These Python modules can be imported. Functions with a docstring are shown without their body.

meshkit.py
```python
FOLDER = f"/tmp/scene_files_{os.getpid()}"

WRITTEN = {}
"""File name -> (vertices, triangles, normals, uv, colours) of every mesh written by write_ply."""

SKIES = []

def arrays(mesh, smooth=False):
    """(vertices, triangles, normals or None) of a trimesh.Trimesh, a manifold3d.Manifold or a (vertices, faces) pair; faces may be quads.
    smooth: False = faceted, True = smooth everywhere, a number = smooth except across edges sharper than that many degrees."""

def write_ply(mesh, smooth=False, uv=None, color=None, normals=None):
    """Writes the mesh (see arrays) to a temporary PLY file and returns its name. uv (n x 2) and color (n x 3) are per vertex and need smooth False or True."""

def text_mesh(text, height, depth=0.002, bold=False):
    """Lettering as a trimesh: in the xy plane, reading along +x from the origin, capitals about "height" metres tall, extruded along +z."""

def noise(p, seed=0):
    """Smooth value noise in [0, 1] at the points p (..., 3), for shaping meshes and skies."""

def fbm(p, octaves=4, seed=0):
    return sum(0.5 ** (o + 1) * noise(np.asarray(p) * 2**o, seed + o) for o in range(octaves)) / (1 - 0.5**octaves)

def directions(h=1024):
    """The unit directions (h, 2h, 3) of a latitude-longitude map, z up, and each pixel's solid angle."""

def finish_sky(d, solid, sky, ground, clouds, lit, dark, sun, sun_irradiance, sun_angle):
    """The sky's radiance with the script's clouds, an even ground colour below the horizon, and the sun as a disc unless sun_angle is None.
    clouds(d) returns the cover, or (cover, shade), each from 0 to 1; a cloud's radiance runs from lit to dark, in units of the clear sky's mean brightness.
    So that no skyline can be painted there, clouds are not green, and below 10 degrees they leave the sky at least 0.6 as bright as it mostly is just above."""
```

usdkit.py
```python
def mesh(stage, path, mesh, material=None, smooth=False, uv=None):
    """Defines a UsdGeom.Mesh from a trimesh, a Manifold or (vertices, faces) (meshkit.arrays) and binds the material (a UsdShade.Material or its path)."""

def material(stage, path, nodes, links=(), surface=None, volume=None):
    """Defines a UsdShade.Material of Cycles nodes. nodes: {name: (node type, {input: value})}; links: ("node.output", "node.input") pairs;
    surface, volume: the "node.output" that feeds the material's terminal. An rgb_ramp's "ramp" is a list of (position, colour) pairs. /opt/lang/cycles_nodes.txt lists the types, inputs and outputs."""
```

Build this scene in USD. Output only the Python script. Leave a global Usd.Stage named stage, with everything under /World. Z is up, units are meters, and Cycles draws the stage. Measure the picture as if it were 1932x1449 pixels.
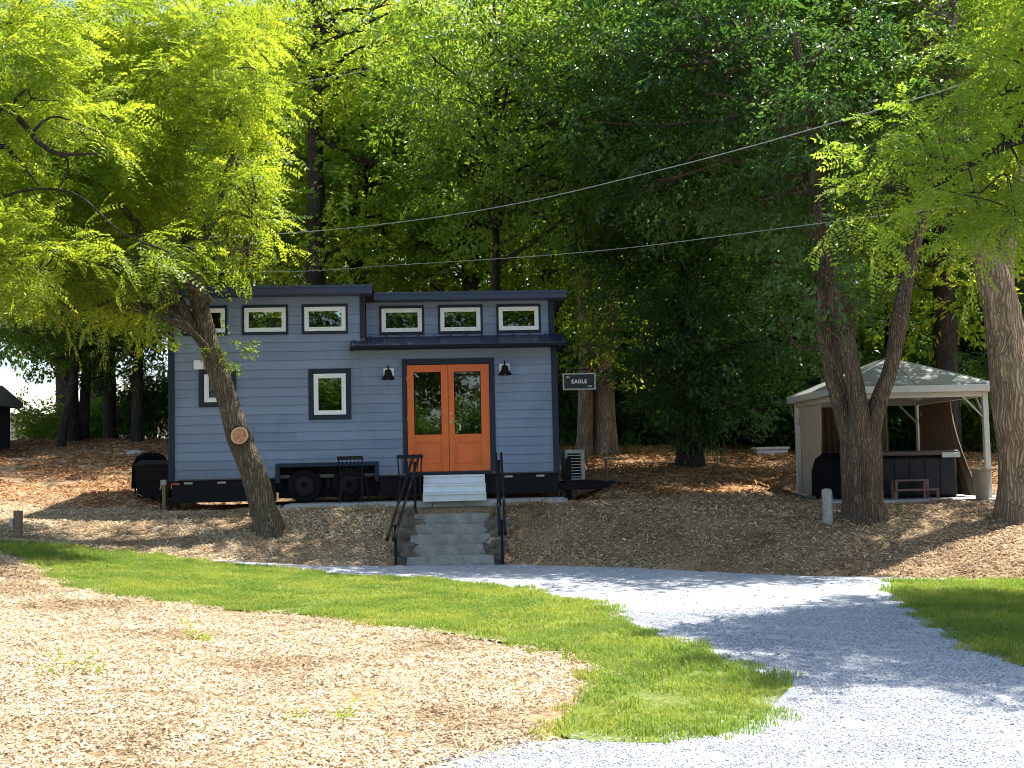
import math, numpy as np, trimesh, shapely, usdkit, meshkit
from shapely.geometry import Polygon, box as sbox
from shapely.ops import unary_union
from pxr import Usd, UsdGeom, UsdLux, UsdShade, Gf, Sdf, Vt

# ------------------------------------------------------------------ camera, sky, sun, exposure
stage = Usd.Stage.CreateInMemory()
UsdGeom.SetStageUpAxis(stage, 'Z'); UsdGeom.SetStageMetersPerUnit(stage, 1.0)
UsdGeom.Xform.Define(stage, '/World')
EYE = np.array([0, 0, 1.65]); PW, PH, FPX = 1932., 1449., 2200.
PITCH, ROLL = math.radians(3.6998), math.radians(-1.2492)
F_ = np.array([0, math.cos(PITCH), math.sin(PITCH)])
U0 = np.array([0, -math.sin(PITCH), math.cos(PITCH)]); R0 = np.array([1., 0, 0])
R_ = math.cos(ROLL) * R0 + math.sin(ROLL) * U0
U_ = -math.sin(ROLL) * R0 + math.cos(ROLL) * U0
cam = UsdGeom.Camera.Define(stage, '/World/camera')
cam.CreateHorizontalApertureAttr(36.0); cam.CreateFocalLengthAttr(36.0 * FPX / PW)
cam.CreateClippingRangeAttr(Gf.Vec2f(0.1, 5000))
cam.AddTransformOp().Set(Gf.Matrix4d(*R_, 0, *U_, 0, *(-F_), 0, *EYE, 1))
EXPOSURE = 1.32
cam.CreateExposureAttr(EXPOSURE)
SUN_EL = math.radians(61); SUN_AZ = (0.85, 0.53)
_n = math.hypot(*SUN_AZ)
SUN = np.array([SUN_AZ[0] / _n * math.cos(SUN_EL), SUN_AZ[1] / _n * math.cos(SUN_EL), math.sin(SUN_EL)])
SKY_STRENGTH, SUN_INTENSITY = 0.105, 1.25
usdkit.material(stage, '/World/Looks/sky', {
    's': ('sky_texture', {'sky_type': 'single_scattering', 'sun_disc': False, 'sun_elevation': SUN_EL,
                          'sun_rotation': math.atan2(SUN[0], SUN[1]), 'aerosol_density': 1.6}),
    'b': ('background_shader', {'strength': SKY_STRENGTH})}, [('s.color', 'b.color')], surface='b.background')
dome = UsdLux.DomeLight.Define(stage, '/World/sky')
UsdShade.MaterialBindingAPI.Apply(dome.GetPrim()).Bind(UsdShade.Material.Get(stage, '/World/Looks/sky'))
dome.GetPrim().SetCustomDataByKey('kind', 'structure')
sun = UsdLux.DistantLight.Define(stage, '/World/sun')
sun.CreateNormalizeAttr(True); sun.CreateIntensityAttr(SUN_INTENSITY); sun.CreateAngleAttr(0.53)
sun.CreateColorAttr(Gf.Vec3f(1.0, 0.94, 0.84))
_z = Gf.Vec3d(*SUN); _x = Gf.Cross(Gf.Vec3d(0, 0, 1), _z).GetNormalized(); _y = Gf.Cross(_z, _x)
sun.AddTransformOp().Set(Gf.Matrix4d(*_x, 0, *_y, 0, *_z, 0, 0, 0, 60, 1))

# ------------------------------------------------------------------ helpers
used = {}
def numbered(parent, name):
    k = used.get((parent, name), 0); used[(parent, name)] = k + 1
    return f'{parent}/{name}' + (f'_{k:03d}' if k else '')
def path_of(p): return '/World' if p is None else str(p.GetPath())
def setdata(p, label=None, category=None, group=None, kind=None):
    for k, v in dict(label=label, category=category, group=group, kind=kind).items():
        if v: p.SetCustomDataByKey(k, v)
    return p
def thing(name, label, category, loc=(0, 0, 0), rz=0.0, group=None):
    x = UsdGeom.Xform.Define(stage, numbered('/World', name))
    x.AddTranslateOp().Set(Gf.Vec3d(*map(float, loc)))
    if rz: x.AddRotateZOp().Set(math.degrees(rz))
    return setdata(x.GetPrim(), label, category, group)
def obj(name, mesh, mat, parent=None, smooth=False, label=None, kind=None):
    if isinstance(mesh, list): mesh = trimesh.util.concatenate(mesh)
    m = usdkit.mesh(stage, numbered(path_of(parent), name), mesh, MAT[mat], smooth)
    return setdata(m.GetPrim(), label, kind=kind)
def bx(x0, x1, y0, y1, z0, z1, b=0.0):
    """A box between two corners, its edges chamfered by b."""
    if b <= 0:
        m = trimesh.creation.box([x1 - x0, y1 - y0, z1 - z0]); m.apply_translation([(x0 + x1) / 2, (y0 + y1) / 2, (z0 + z1) / 2]); return m
    lo, hi = np.array([x0, y0, z0]), np.array([x1, y1, z1]); pts = []
    for c in np.ndindex(2, 2, 2):
        for k in range(3):
            p = np.where(c, hi - b, lo + b); p[k] = hi[k] if c[k] else lo[k]; pts.append(p)
    return trimesh.convex.convex_hull(np.array(pts))
def hull(pts): return trimesh.convex.convex_hull(np.array(pts, float))
def tube(pts, rad, sides=8, cap=True, rough=0.0, seed=0, ridges=0, flare=0):
    """A tapered tube along a polyline, with bark-like unevenness."""
    p = np.asarray(pts, float); r = np.broadcast_to(np.asarray(rad, float), (len(p),)).copy()
    t = np.gradient(p, axis=0); t /= np.linalg.norm(t, axis=1, keepdims=True) + 1e-12
    ref = np.array([0, 0, 1.]) if abs(t[:, 2].mean()) < .8 else np.array([1., 0, 0])
    a = np.cross(t, ref); a /= np.linalg.norm(a, axis=1, keepdims=True) + 1e-12; b = np.cross(t, a)
    ang = np.arange(sides) * 2 * np.pi / sides
    v = p[:, None] + r[:, None, None] * (np.cos(ang)[None, :, None] * a[:, None] + np.sin(ang)[None, :, None] * b[:, None])
    if rough or ridges:
        d = v - p[:, None]; q = p[:, None] * 1.3 + d / (r[:, None, None] + 1e-9) * 0.9
        k = 1 + rough * (meshkit.fbm(q, 3, seed) - .5) * 2
        if ridges:
            k = k + ridges * (meshkit.noise(np.stack([np.cos(ang)[None] * 3.2 + 0 * p[:, :1], np.sin(ang)[None] * 3.2 + 0 * p[:, :1], np.broadcast_to(p[:, 2:3] * .9, (len(p), sides))], -1), seed + 5) - .5) * 2
        v = p[:, None] + d * k[..., None]
    if flare:   # roots spreading at the foot
        h = np.clip(p[:, 2] - p[:, 2].min() - .15, 0, None); k = 1 + flare * np.exp(-h / .22)[:, None] * (.25 + .75 * meshkit.noise(np.stack([np.cos(ang) * 2.2 + 7, np.sin(ang) * 2.2, 0 * ang], -1), seed + 9)[None])
        d = v - p[:, None]; v = p[:, None] + d * k[..., None]
    v = v.reshape(-1, 3); n = len(p); f = []
    i, j = np.meshgrid(np.arange(n - 1), np.arange(sides), indexing='ij')
    q = np.stack([i * sides + j, (i + 1) * sides + j, (i + 1) * sides + (j + 1) % sides, i * sides + (j + 1) % sides], -1).reshape(-1, 4)
    f = np.vstack([q[:, [0, 1, 2]], q[:, [0, 2, 3]]])
    if cap:
        v = np.vstack([v, p[0], p[-1]]); k = np.arange(sides)
        f = np.vstack([f, np.stack([np.full(sides, n * sides), k, (k + 1) % sides], 1), np.stack([np.full(sides, n * sides + 1), (n - 1) * sides + (k + 1) % sides, (n - 1) * sides + k], 1)])
    return trimesh.Trimesh(v, f, process=False)
def smooth_path(pts, n=24):
    """Resamples a polyline (with radius as last column) along a Catmull-Rom spline."""
    p = np.asarray(pts, float); p = np.vstack([2 * p[0] - p[1], p, 2 * p[-1] - p[-2]])
    out = []
    seg = len(p) - 3
    for s in np.linspace(0, seg - 1e-6, n):
        i = int(s); t = s - i; a, b, c, d = p[i:i + 4]
        out.append(.5 * (2 * b + (c - a) * t + (2 * a - 5 * b + 4 * c - d) * t * t + (3 * b - a - 3 * c + d) * t ** 3))
    return np.array(out)
def cyl(p0, p1, r, sides=12, r1=None): return tube([p0, p1], [r, r if r1 is None else r1], sides)
def extr(poly, d):
    return trimesh.util.concatenate([trimesh.creation.extrude_polygon(g, d, engine='earcut') for g in getattr(poly, 'geoms', [poly])])
def quat(m):
    """(n,3,3) rotation matrices (columns = axes) -> (n,4) as i,j,k,r."""
    from scipy.spatial.transform import Rotation
    return Rotation.from_matrix(m).as_quat()
def tones(m, seed):
    """One random number for every loose piece (leaf, blade, chip, stone) of a mesh, given to its vertices."""
    from scipy.sparse import coo_matrix
    from scipy.sparse.csgraph import connected_components
    f, n = np.asarray(m.faces), len(m.vertices)
    c, lab = connected_components(coo_matrix((np.ones(2 * len(f)), (np.r_[f[:, 0], f[:, 1]], np.r_[f[:, 1], f[:, 2]])), (n, n)), False)
    return np.random.default_rng(seed + 17).random(c)[lab].astype(np.float32)
def instancer(path, protos, mat, pos, rot, scale, which, label=None, category=None, kind='stuff', smooth=False):
    pi = UsdGeom.PointInstancer.Define(stage, path)
    for k, m in enumerate(protos):
        p = usdkit.mesh(stage, f'{path}/pieces/piece_{k:03d}', m, MAT[mat] if isinstance(mat, str) else MAT[mat[k]], smooth)
        if not smooth: UsdGeom.PrimvarsAPI(p).CreatePrimvar('tone', Sdf.ValueTypeNames.FloatArray, 'vertex').Set(Vt.FloatArray.FromNumpy(tones(m, k)))
        pi.CreatePrototypesRel().AddTarget(p.GetPath())
    n = len(pos); scale = np.asarray(scale, np.float32)
    if scale.ndim == 1: scale = np.repeat(scale[:, None], 3, 1)
    pi.CreatePositionsAttr(Vt.Vec3fArray.FromNumpy(np.ascontiguousarray(pos, np.float32)))
    q = quat(rot); pi.CreateOrientationsAttr(Vt.QuathArray([Gf.Quath(float(a[3]), float(a[0]), float(a[1]), float(a[2])) for a in q]))
    pi.CreateScalesAttr(Vt.Vec3fArray.FromNumpy(np.ascontiguousarray(scale, np.float32)))
    pi.CreateProtoIndicesAttr(Vt.IntArray.FromNumpy(np.ascontiguousarray(which, np.int32)))
    return setdata(pi.GetPrim(), label, category, kind=kind)
def frames(x, up):
    """Rotation matrices whose first column is x and whose third leans to up."""
    x = x / (np.linalg.norm(x, axis=1, keepdims=True) + 1e-9)
    y = np.cross(up, x); y /= np.linalg.norm(y, axis=1, keepdims=True) + 1e-9
    return np.stack([x, y, np.cross(x, y)], -1)
def ray(px, py):
    d = F_ * FPX + R_ * (px - PW / 2) - U_ * (py - PH / 2); return d / d[1]
def at(px, py, Y):
    """The point of the place at depth Y that stands at this spot of the photograph."""
    return EYE + ray(px, py) * Y

# ------------------------------------------------------------------ terrain
def sm(t): t = np.clip(t, 0, 1); return t * t * (3 - 2 * t)
EX = np.array([-40, -12, -7, -4.4, -3, -1.65, 0, 1.84, 3.84, 6.4, 12, 40.]); EY = np.array([18, 18, 18, 17.95, 18.2, 18.45, 18.45, 17.3, 15.8, 14.6, 13.6, 13.])
WX = np.array([-40, -8, -4, -1.7, 0, 2, 4, 7, 40.]); WY = np.array([3.2, 3.0, 2.4, 1.75, 1.75, 2.4, 3.2, 4.2, 5])
STEP_X = (-1.68, -0.36); STEP_Y0, STEP_D, STEP_R, STEP_N = 18.45, 0.3, 0.152, 5
def ground(X, Y, notch=True):
    X, Y = np.asarray(X, float), np.asarray(Y, float)
    low = .012 * np.clip(-X - .5, 0, 12) ** 2 * sm((Y + 6) / 10)
    E, W = np.interp(X, EX, EY), np.interp(X, WX, WY)
    base = .93 - .13 * sm((X - 3) / 3.5)
    high = base + np.clip(Y - 20.6, -3, 13) * (.086 + .003 * np.clip(-X, 0, 11)) * np.where(Y < 20.6, .3, 1)
    pad = sm(np.minimum.reduce([(X + 7) / .8, (2.0 - X) / .8, (Y - 20.0) / .5, (24.6 - Y) / 1.2]))   # levelled for the house
    high = high * (1 - pad) + .845 * pad
    pad2 = sm(np.minimum.reduce([(X - 4.9) / .6, (9.0 - X) / .6, (Y - 19.2) / .6, (24.6 - Y) / .8]))   # levelled for the gazebo
    high = high * (1 - pad2) + .80 * pad2
    t = sm((Y - E) / W)
    t = np.where(t > 0, .75 * t + .25 * np.clip((Y - E) / W, 0, 1), 0)
    z = low + (np.maximum(high, low + .2) - low) * t
    z = z + t * .07 * (meshkit.fbm(np.stack([X * .9, Y * .9, 0 * X], -1), 3, 3) - .5) + .03 * (meshkit.fbm(np.stack([X * .4, Y * .4, 0 * X], -1), 2, 8) - .5) * (1 - t)
    if notch:
        k = np.floor((Y - STEP_Y0) / STEP_D); s = (k + 1) * STEP_R - .1
        inside = (X > STEP_X[0]) & (X < STEP_X[1]) & (Y > STEP_Y0 - .05) & (Y < STEP_Y0 + STEP_D * STEP_N + .05)
        z = np.where(inside, np.minimum(z, s), z)
        land = (X > STEP_X[0] - .1) & (X < STEP_X[1] + .1) & (Y >= STEP_Y0 + STEP_D * STEP_N + .05) & (Y < 20.7)
        z = np.where(land, np.minimum(z, .77 + (Y - 20) * .1), z)
    return z
def g1(x, y): return float(ground(np.array([x]), np.array([y]))[0])
def cast(px, py):
    """Where the line of sight through this spot of the photograph meets the ground."""
    d = ray(px, py); Y = np.arange(3, 60, .02); P = EYE + d * Y[:, None]
    hit = np.nonzero(P[:, 2] <= ground(P[:, 0], P[:, 1], False))[0]
    return P[hit[0]] if len(hit) else P[-1]
def castxy(pts): return [tuple(cast(*p)[:2]) for p in pts]

lawn_px = [(-40, 1014), (0, 1021), (150, 1033), (300, 1049), (400, 1061), (500, 1071), (600, 1080), (800, 1094), (950, 1108), (1080, 1130), (1160, 1157), (1210, 1187), (1260, 1207), (1330, 1227), (1400, 1260), (1490, 1300), (1470, 1322), (1440, 1360), (1380, 1385), (1250, 1407), (1150, 1404), (1060, 1398), (1058, 1370), (1100, 1320), (1122, 1290), (1112, 1258), (1080, 1238), (960, 1217), (800, 1192), (600, 1162), (430, 1152), (250, 1127), (150, 1112), (85, 1078), (0, 1037), (-40, 1030)]
LAWN = Polygon(castxy(lawn_px)).buffer(0)
LAWN2 = Polygon(castxy([(1680, 1097), (1800, 1097), (1932, 1099)]) + [(12, 13.6), (16, 11), (9, 8.2)] + castxy([(1932, 1262), (1870, 1242), (1800, 1206), (1740, 1162), (1684, 1122)])).buffer(0)
far_edge = [(x, y) for x, y in zip(EX, EY) if -4.5 < x < 6.5]
DRIVE = Polygon(castxy([(380, 1056)]) + [(x, y - .05) for x, y in far_edge[1:]] + [(12, 13.5), (30, 12), (30, -12), (-3, -12), (-1.5, 2)] + castxy([(820, 1449), (1000, 1408), (1150, 1395), (1300, 1300), (1000, 1150), (700, 1090), (500, 1072)])).buffer(0)
DRIVE = DRIVE.difference(LAWN).difference(LAWN2).buffer(0)
def grow(a, b, s, k=1.25):
    out = [a]
    while out[-1] < b: out.append(out[-1] + s); s *= k
    return out
gx = np.concatenate([-np.array(grow(8.5, 900, .3))[::-1], np.arange(-8.4, 9.2, .11), grow(9.3, 900, .3)])
gy = np.concatenate([-np.array(grow(0, 900, .5))[::-1], np.arange(.4, 5, .4), np.arange(5.0, 21.2, .1), grow(21.4, 36, .3, 1.02), grow(36.6, 900, .8)])
GX, GY = np.meshgrid(gx, gy, indexing='ij'); V2 = np.stack([GX, GY], -1).reshape(-1, 2)
edges = shapely.union_all([LAWN.boundary, LAWN2.boundary, DRIVE.boundary])
near = np.nonzero((np.abs(V2[:, 0]) < 9) & (V2[:, 1] > 5) & (V2[:, 1] < 21))[0]
pt = shapely.points(V2[near]); dd = shapely.distance(pt, edges)
sel = dd < .055
proj = shapely.line_interpolate_point(shapely.shortest_line(pt[sel], edges), 1.0, normalized=True)
V2[near[sel]] = shapely.get_coordinates(proj)
nx, ny = len(gx), len(gy)
I, J = np.meshgrid(np.arange(nx - 1), np.arange(ny - 1), indexing='ij'); q = (I * ny + J).ravel()
GF = np.vstack([np.stack([q, q + ny, q + ny + 1], 1), np.stack([q, q + ny + 1, q + 1], 1)])
GV = np.column_stack([V2, ground(V2[:, 0], V2[:, 1])])
GC = V2[GF].mean(1); gp = shapely.points(GC)
shapely.prepare(LAWN); shapely.prepare(LAWN2); shapely.prepare(DRIVE)
in_lawn, in_lawn2, in_drive = shapely.contains(LAWN, gp), shapely.contains(LAWN2, gp), shapely.contains(DRIVE, gp)
def sheet(mask, dz):
    m = trimesh.Trimesh(GV + [0, 0, dz], GF[mask], process=False); m.remove_unreferenced_vertices(); return m

# ------------------------------------------------------------------ materials
MAT = {}
def mat(name, nodes, links=(), surface='p.BSDF', **k): MAT[name] = usdkit.material(stage, '/World/Looks/' + name, nodes, links, surface=surface, **k)
def plain(name, col, rough=.5, metal=0.0, spec=.5, var=.12, scale=9., bump=0.0, bscale=60.):
    c = np.array(col); n = {'g': ('geometry', {}), 'n': ('noise_texture', {'scale': scale, 'detail': 5.0, 'roughness': .6}),
         'r': ('rgb_ramp', {'ramp': [(.25, tuple(c * (1 - var))), (.75, tuple(np.minimum(c * (1 + var), 1)))]}),
         'p': ('principled_bsdf', {'roughness': rough, 'metallic': metal, 'specular_ior_level': spec})}
    l = [('g.position', 'n.vector'), ('n.fac', 'r.fac'), ('r.color', 'p.base_color')]
    if bump:
        n['n2'] = ('noise_texture', {'scale': bscale, 'detail': 6.0}); n['b'] = ('bump', {'strength': bump, 'distance': .01})
        l += [('g.position', 'n2.vector'), ('n2.fac', 'b.height'), ('b.normal', 'p.normal')]
    mat(name, n, l)
def leaf(name, cols, trans, fac=.42, rough=.4, spec=.35, drift=((.66, .74, .66), (1.36, 1.25, 1.1)), dscale=.55):
    """Leaf tissue: a tone per leaf, drifting from bough to bough, and light let through from behind."""
    mat(name, {'g': ('attribute', {'attribute': 'tone'}), 'o': ('geometry', {}), 'dn': ('noise_texture', {'scale': dscale, 'detail': 2.0}), 'dr': ('rgb_ramp', {'ramp': [(.36, drift[0]), (.64, drift[1])]}),
               'r': ('rgb_ramp', {'ramp': list(zip(np.linspace(0, 1, len(cols)), cols))}), 'r2': ('rgb_ramp', {'ramp': list(zip(np.linspace(0, 1, len(trans)), trans))}),
               'mx': ('mix', {'mix_type': 'multiply', 'fac': 1.0}), 'my': ('mix', {'mix_type': 'multiply', 'fac': 1.0}),
               'p': ('principled_bsdf', {'roughness': rough, 'specular_ior_level': spec}), 't': ('translucent_bsdf', {}), 'm': ('mix_closure', {'fac': fac})},
        [('o.position', 'dn.vector'), ('dn.fac', 'dr.fac'), ('g.fac', 'r.fac'), ('g.fac', 'r2.fac'), ('r.color', 'mx.color1'), ('dr.color', 'mx.color2'), ('r2.color', 'my.color1'), ('dr.color', 'my.color2'), ('mx.color', 'p.base_color'), ('my.color', 't.color'), ('p.BSDF', 'm.closure1'), ('t.BSDF', 'm.closure2')], surface='m.closure')
leaf('locust_leaf', [(.10, .17, .02), (.15, .24, .03), (.20, .28, .03)], [(.36, .52, .03), (.50, .62, .04), (.62, .68, .06)], .5)
leaf('locust_leaf_fresh', [(.12, .22, .03), (.17, .28, .04), (.22, .31, .04)], [(.34, .54, .04), (.46, .62, .05), (.55, .66, .06)], .5)
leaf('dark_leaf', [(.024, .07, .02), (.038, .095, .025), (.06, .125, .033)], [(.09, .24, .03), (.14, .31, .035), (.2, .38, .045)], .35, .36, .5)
leaf('mid_leaf', [(.05, .11, .015), (.075, .15, .02), (.11, .18, .028)], [(.24, .42, .03), (.32, .50, .04), (.42, .56, .05)], .4, .38, .45)
leaf('bright_leaf', [(.13, .22, .02), (.18, .28, .03), (.24, .32, .04)], [(.46, .64, .05), (.56, .70, .06), (.66, .74, .08)], .55, .4, .4)
leaf('light_leaf', [(.085, .17, .02), (.12, .21, .028), (.17, .25, .035)], [(.36, .56, .04), (.46, .64, .05), (.54, .66, .07)], .5, .4, .4)
leaf('grass_blade', [(.13, .21, .028), (.20, .29, .04), (.29, .34, .07), (.40, .40, .14)], [(.28, .44, .035), (.36, .50, .05), (.44, .52, .08), (.54, .50, .2)], .42, .5, .25, ((.68, .84, .7), (1.24, 1.16, 1.05)), 1.1)
def bark(name, c0, c1, sc=7.):
    """Fissured bark: long upright plates with dark cracks, speckled and weathered."""
    mat(name, {'g': ('geometry', {}), 'w': ('noise_texture', {'scale': 2.0, 'detail': 3.0}), 'wm': ('mix', {'mix_type': 'add', 'fac': .22}), 'm': ('mapping', {'scale': (1, 1, .07)}), 'v': ('voronoi_texture', {'scale': sc * 4.2, 'feature': 'distance_to_edge'}), 'vr': ('map_range', {'from_min': 0.0, 'from_max': .3, 'clamp': True}),
               'n': ('noise_texture', {'scale': sc * 2.5, 'detail': 8.0, 'roughness': .7}), 'hm': ('mix_float', {'fac': .5}),
               'n2': ('noise_texture', {'scale': 2.3, 'detail': 3.0}), 'r': ('rgb_ramp', {'ramp': [(.15, c0), (.62, c1), (.85, tuple(np.array(c1) * 1.35))]}), 'r2': ('rgb_ramp', {'ramp': [(.3, (.6, .6, .6)), (.7, (1, 1, 1))]}),
               'mx': ('mix', {'mix_type': 'multiply', 'fac': .8}), 'b': ('bump', {'strength': 1.0, 'distance': .035}), 'p': ('principled_bsdf', {'roughness': .9, 'specular_ior_level': .2})},
        [('g.position', 'w.vector'), ('g.position', 'wm.color1'), ('w.color', 'wm.color2'), ('wm.color', 'm.vector'), ('m.vector', 'v.vector'), ('m.vector', 'n.vector'), ('v.distance', 'vr.value'), ('vr.result', 'hm.a'), ('n.fac', 'hm.b'), ('g.position', 'n2.vector'), ('hm.result', 'r.fac'), ('n2.fac', 'r2.fac'), ('r.color', 'mx.color1'), ('r2.color', 'mx.color2'), ('mx.color', 'p.base_color'), ('hm.result', 'b.height'), ('b.normal', 'p.normal')])
bark('bark_grey', (.04, .032, .022), (.19, .155, .11)); bark('bark_dark', (.015, .012, .009), (.07, .058, .045)); bark('bark_tan', (.11, .075, .05), (.38, .28, .19), 6.); bark('bark_brown', (.035, .025, .018), (.19, .135, .092), 8.)
def earth(name, stops, scale, bump, dist, scale2=1.2, c2=((.75, .75, .75), (1.15, 1.12, 1.05)), rough=.95):
    mat(name, {'g': ('geometry', {}), 'v': ('voronoi_texture', {'scale': scale, 'feature': 'f1'}), 'n': ('noise_texture', {'scale': scale * .6, 'detail': 6.0, 'roughness': .7}),
               'mv': ('mix_float', {'fac': .5}), 'vc': ('rgb_to_bw', {}), 'r': ('rgb_ramp', {'ramp': stops}), 'n2': ('noise_texture', {'scale': scale2, 'detail': 4.0}), 'r2': ('rgb_ramp', {'ramp': [(.35, c2[0]), (.65, c2[1])]}),
               'mx': ('mix', {'mix_type': 'multiply', 'fac': 1.0}), 'b': ('bump', {'strength': bump, 'distance': dist}), 'p': ('principled_bsdf', {'roughness': rough, 'specular_ior_level': .2})},
        [('g.position', 'v.vector'), ('g.position', 'n.vector'), ('g.position', 'n2.vector'), ('v.color', 'vc.color'), ('vc.val', 'mv.a'), ('n.fac', 'mv.b'), ('mv.result', 'r.fac'), ('n2.fac', 'r2.fac'),
         ('r.color', 'mx.color1'), ('r2.color', 'mx.color2'), ('mx.color', 'p.base_color'), ('mv.result', 'b.height'), ('b.normal', 'p.normal')])
earth('mulch_bed', [(.2, (.10, .062, .034)), (.45, (.25, .172, .10)), (.6, (.36, .26, .16)), (.8, (.50, .39, .26))], 42., .8, .02)
earth('gravel_bed', [(.2, (.24, .265, .31)), (.45, (.39, .415, .46)), (.6, (.47, .49, .53)), (.8, (.58, .60, .63))], 75., .7, .012, .8, ((.86, .86, .87), (1.05, 1.05, 1.05)))
earth('lawn_soil', [(.2, (.07, .10, .02)), (.5, (.13, .18, .035)), (.8, (.22, .24, .08))], 30., .6, .02)
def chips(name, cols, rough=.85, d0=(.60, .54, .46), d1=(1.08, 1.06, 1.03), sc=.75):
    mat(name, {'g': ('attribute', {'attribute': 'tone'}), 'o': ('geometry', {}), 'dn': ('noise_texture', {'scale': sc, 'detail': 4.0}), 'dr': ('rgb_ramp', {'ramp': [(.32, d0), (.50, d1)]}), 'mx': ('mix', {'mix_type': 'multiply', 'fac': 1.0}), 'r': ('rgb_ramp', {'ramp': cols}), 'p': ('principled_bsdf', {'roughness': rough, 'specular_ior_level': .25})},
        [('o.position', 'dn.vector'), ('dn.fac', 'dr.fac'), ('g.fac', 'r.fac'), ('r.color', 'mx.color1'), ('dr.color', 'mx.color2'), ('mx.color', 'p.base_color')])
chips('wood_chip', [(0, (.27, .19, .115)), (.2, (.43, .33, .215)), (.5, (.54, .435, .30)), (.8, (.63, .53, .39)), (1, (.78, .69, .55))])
chips('wood_chip_bank_shade', [(0, (.13, .08, .045)), (.3, (.30, .195, .11)), (.6, (.44, .31, .19)), (.85, (.58, .45, .30)), (1, (.72, .61, .46))])  # aged bank chips, with the shade there darkened into their colour
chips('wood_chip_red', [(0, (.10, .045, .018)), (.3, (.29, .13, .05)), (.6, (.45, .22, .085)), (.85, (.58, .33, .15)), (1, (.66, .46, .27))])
chips('gravel_stone', [(0, (.21, .23, .27)), (.4, (.37, .395, .44)), (.75, (.50, .52, .55)), (1, (.68, .68, .67))], .8, (.84, .84, .86), (1.03, 1.03, 1.02))
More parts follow.
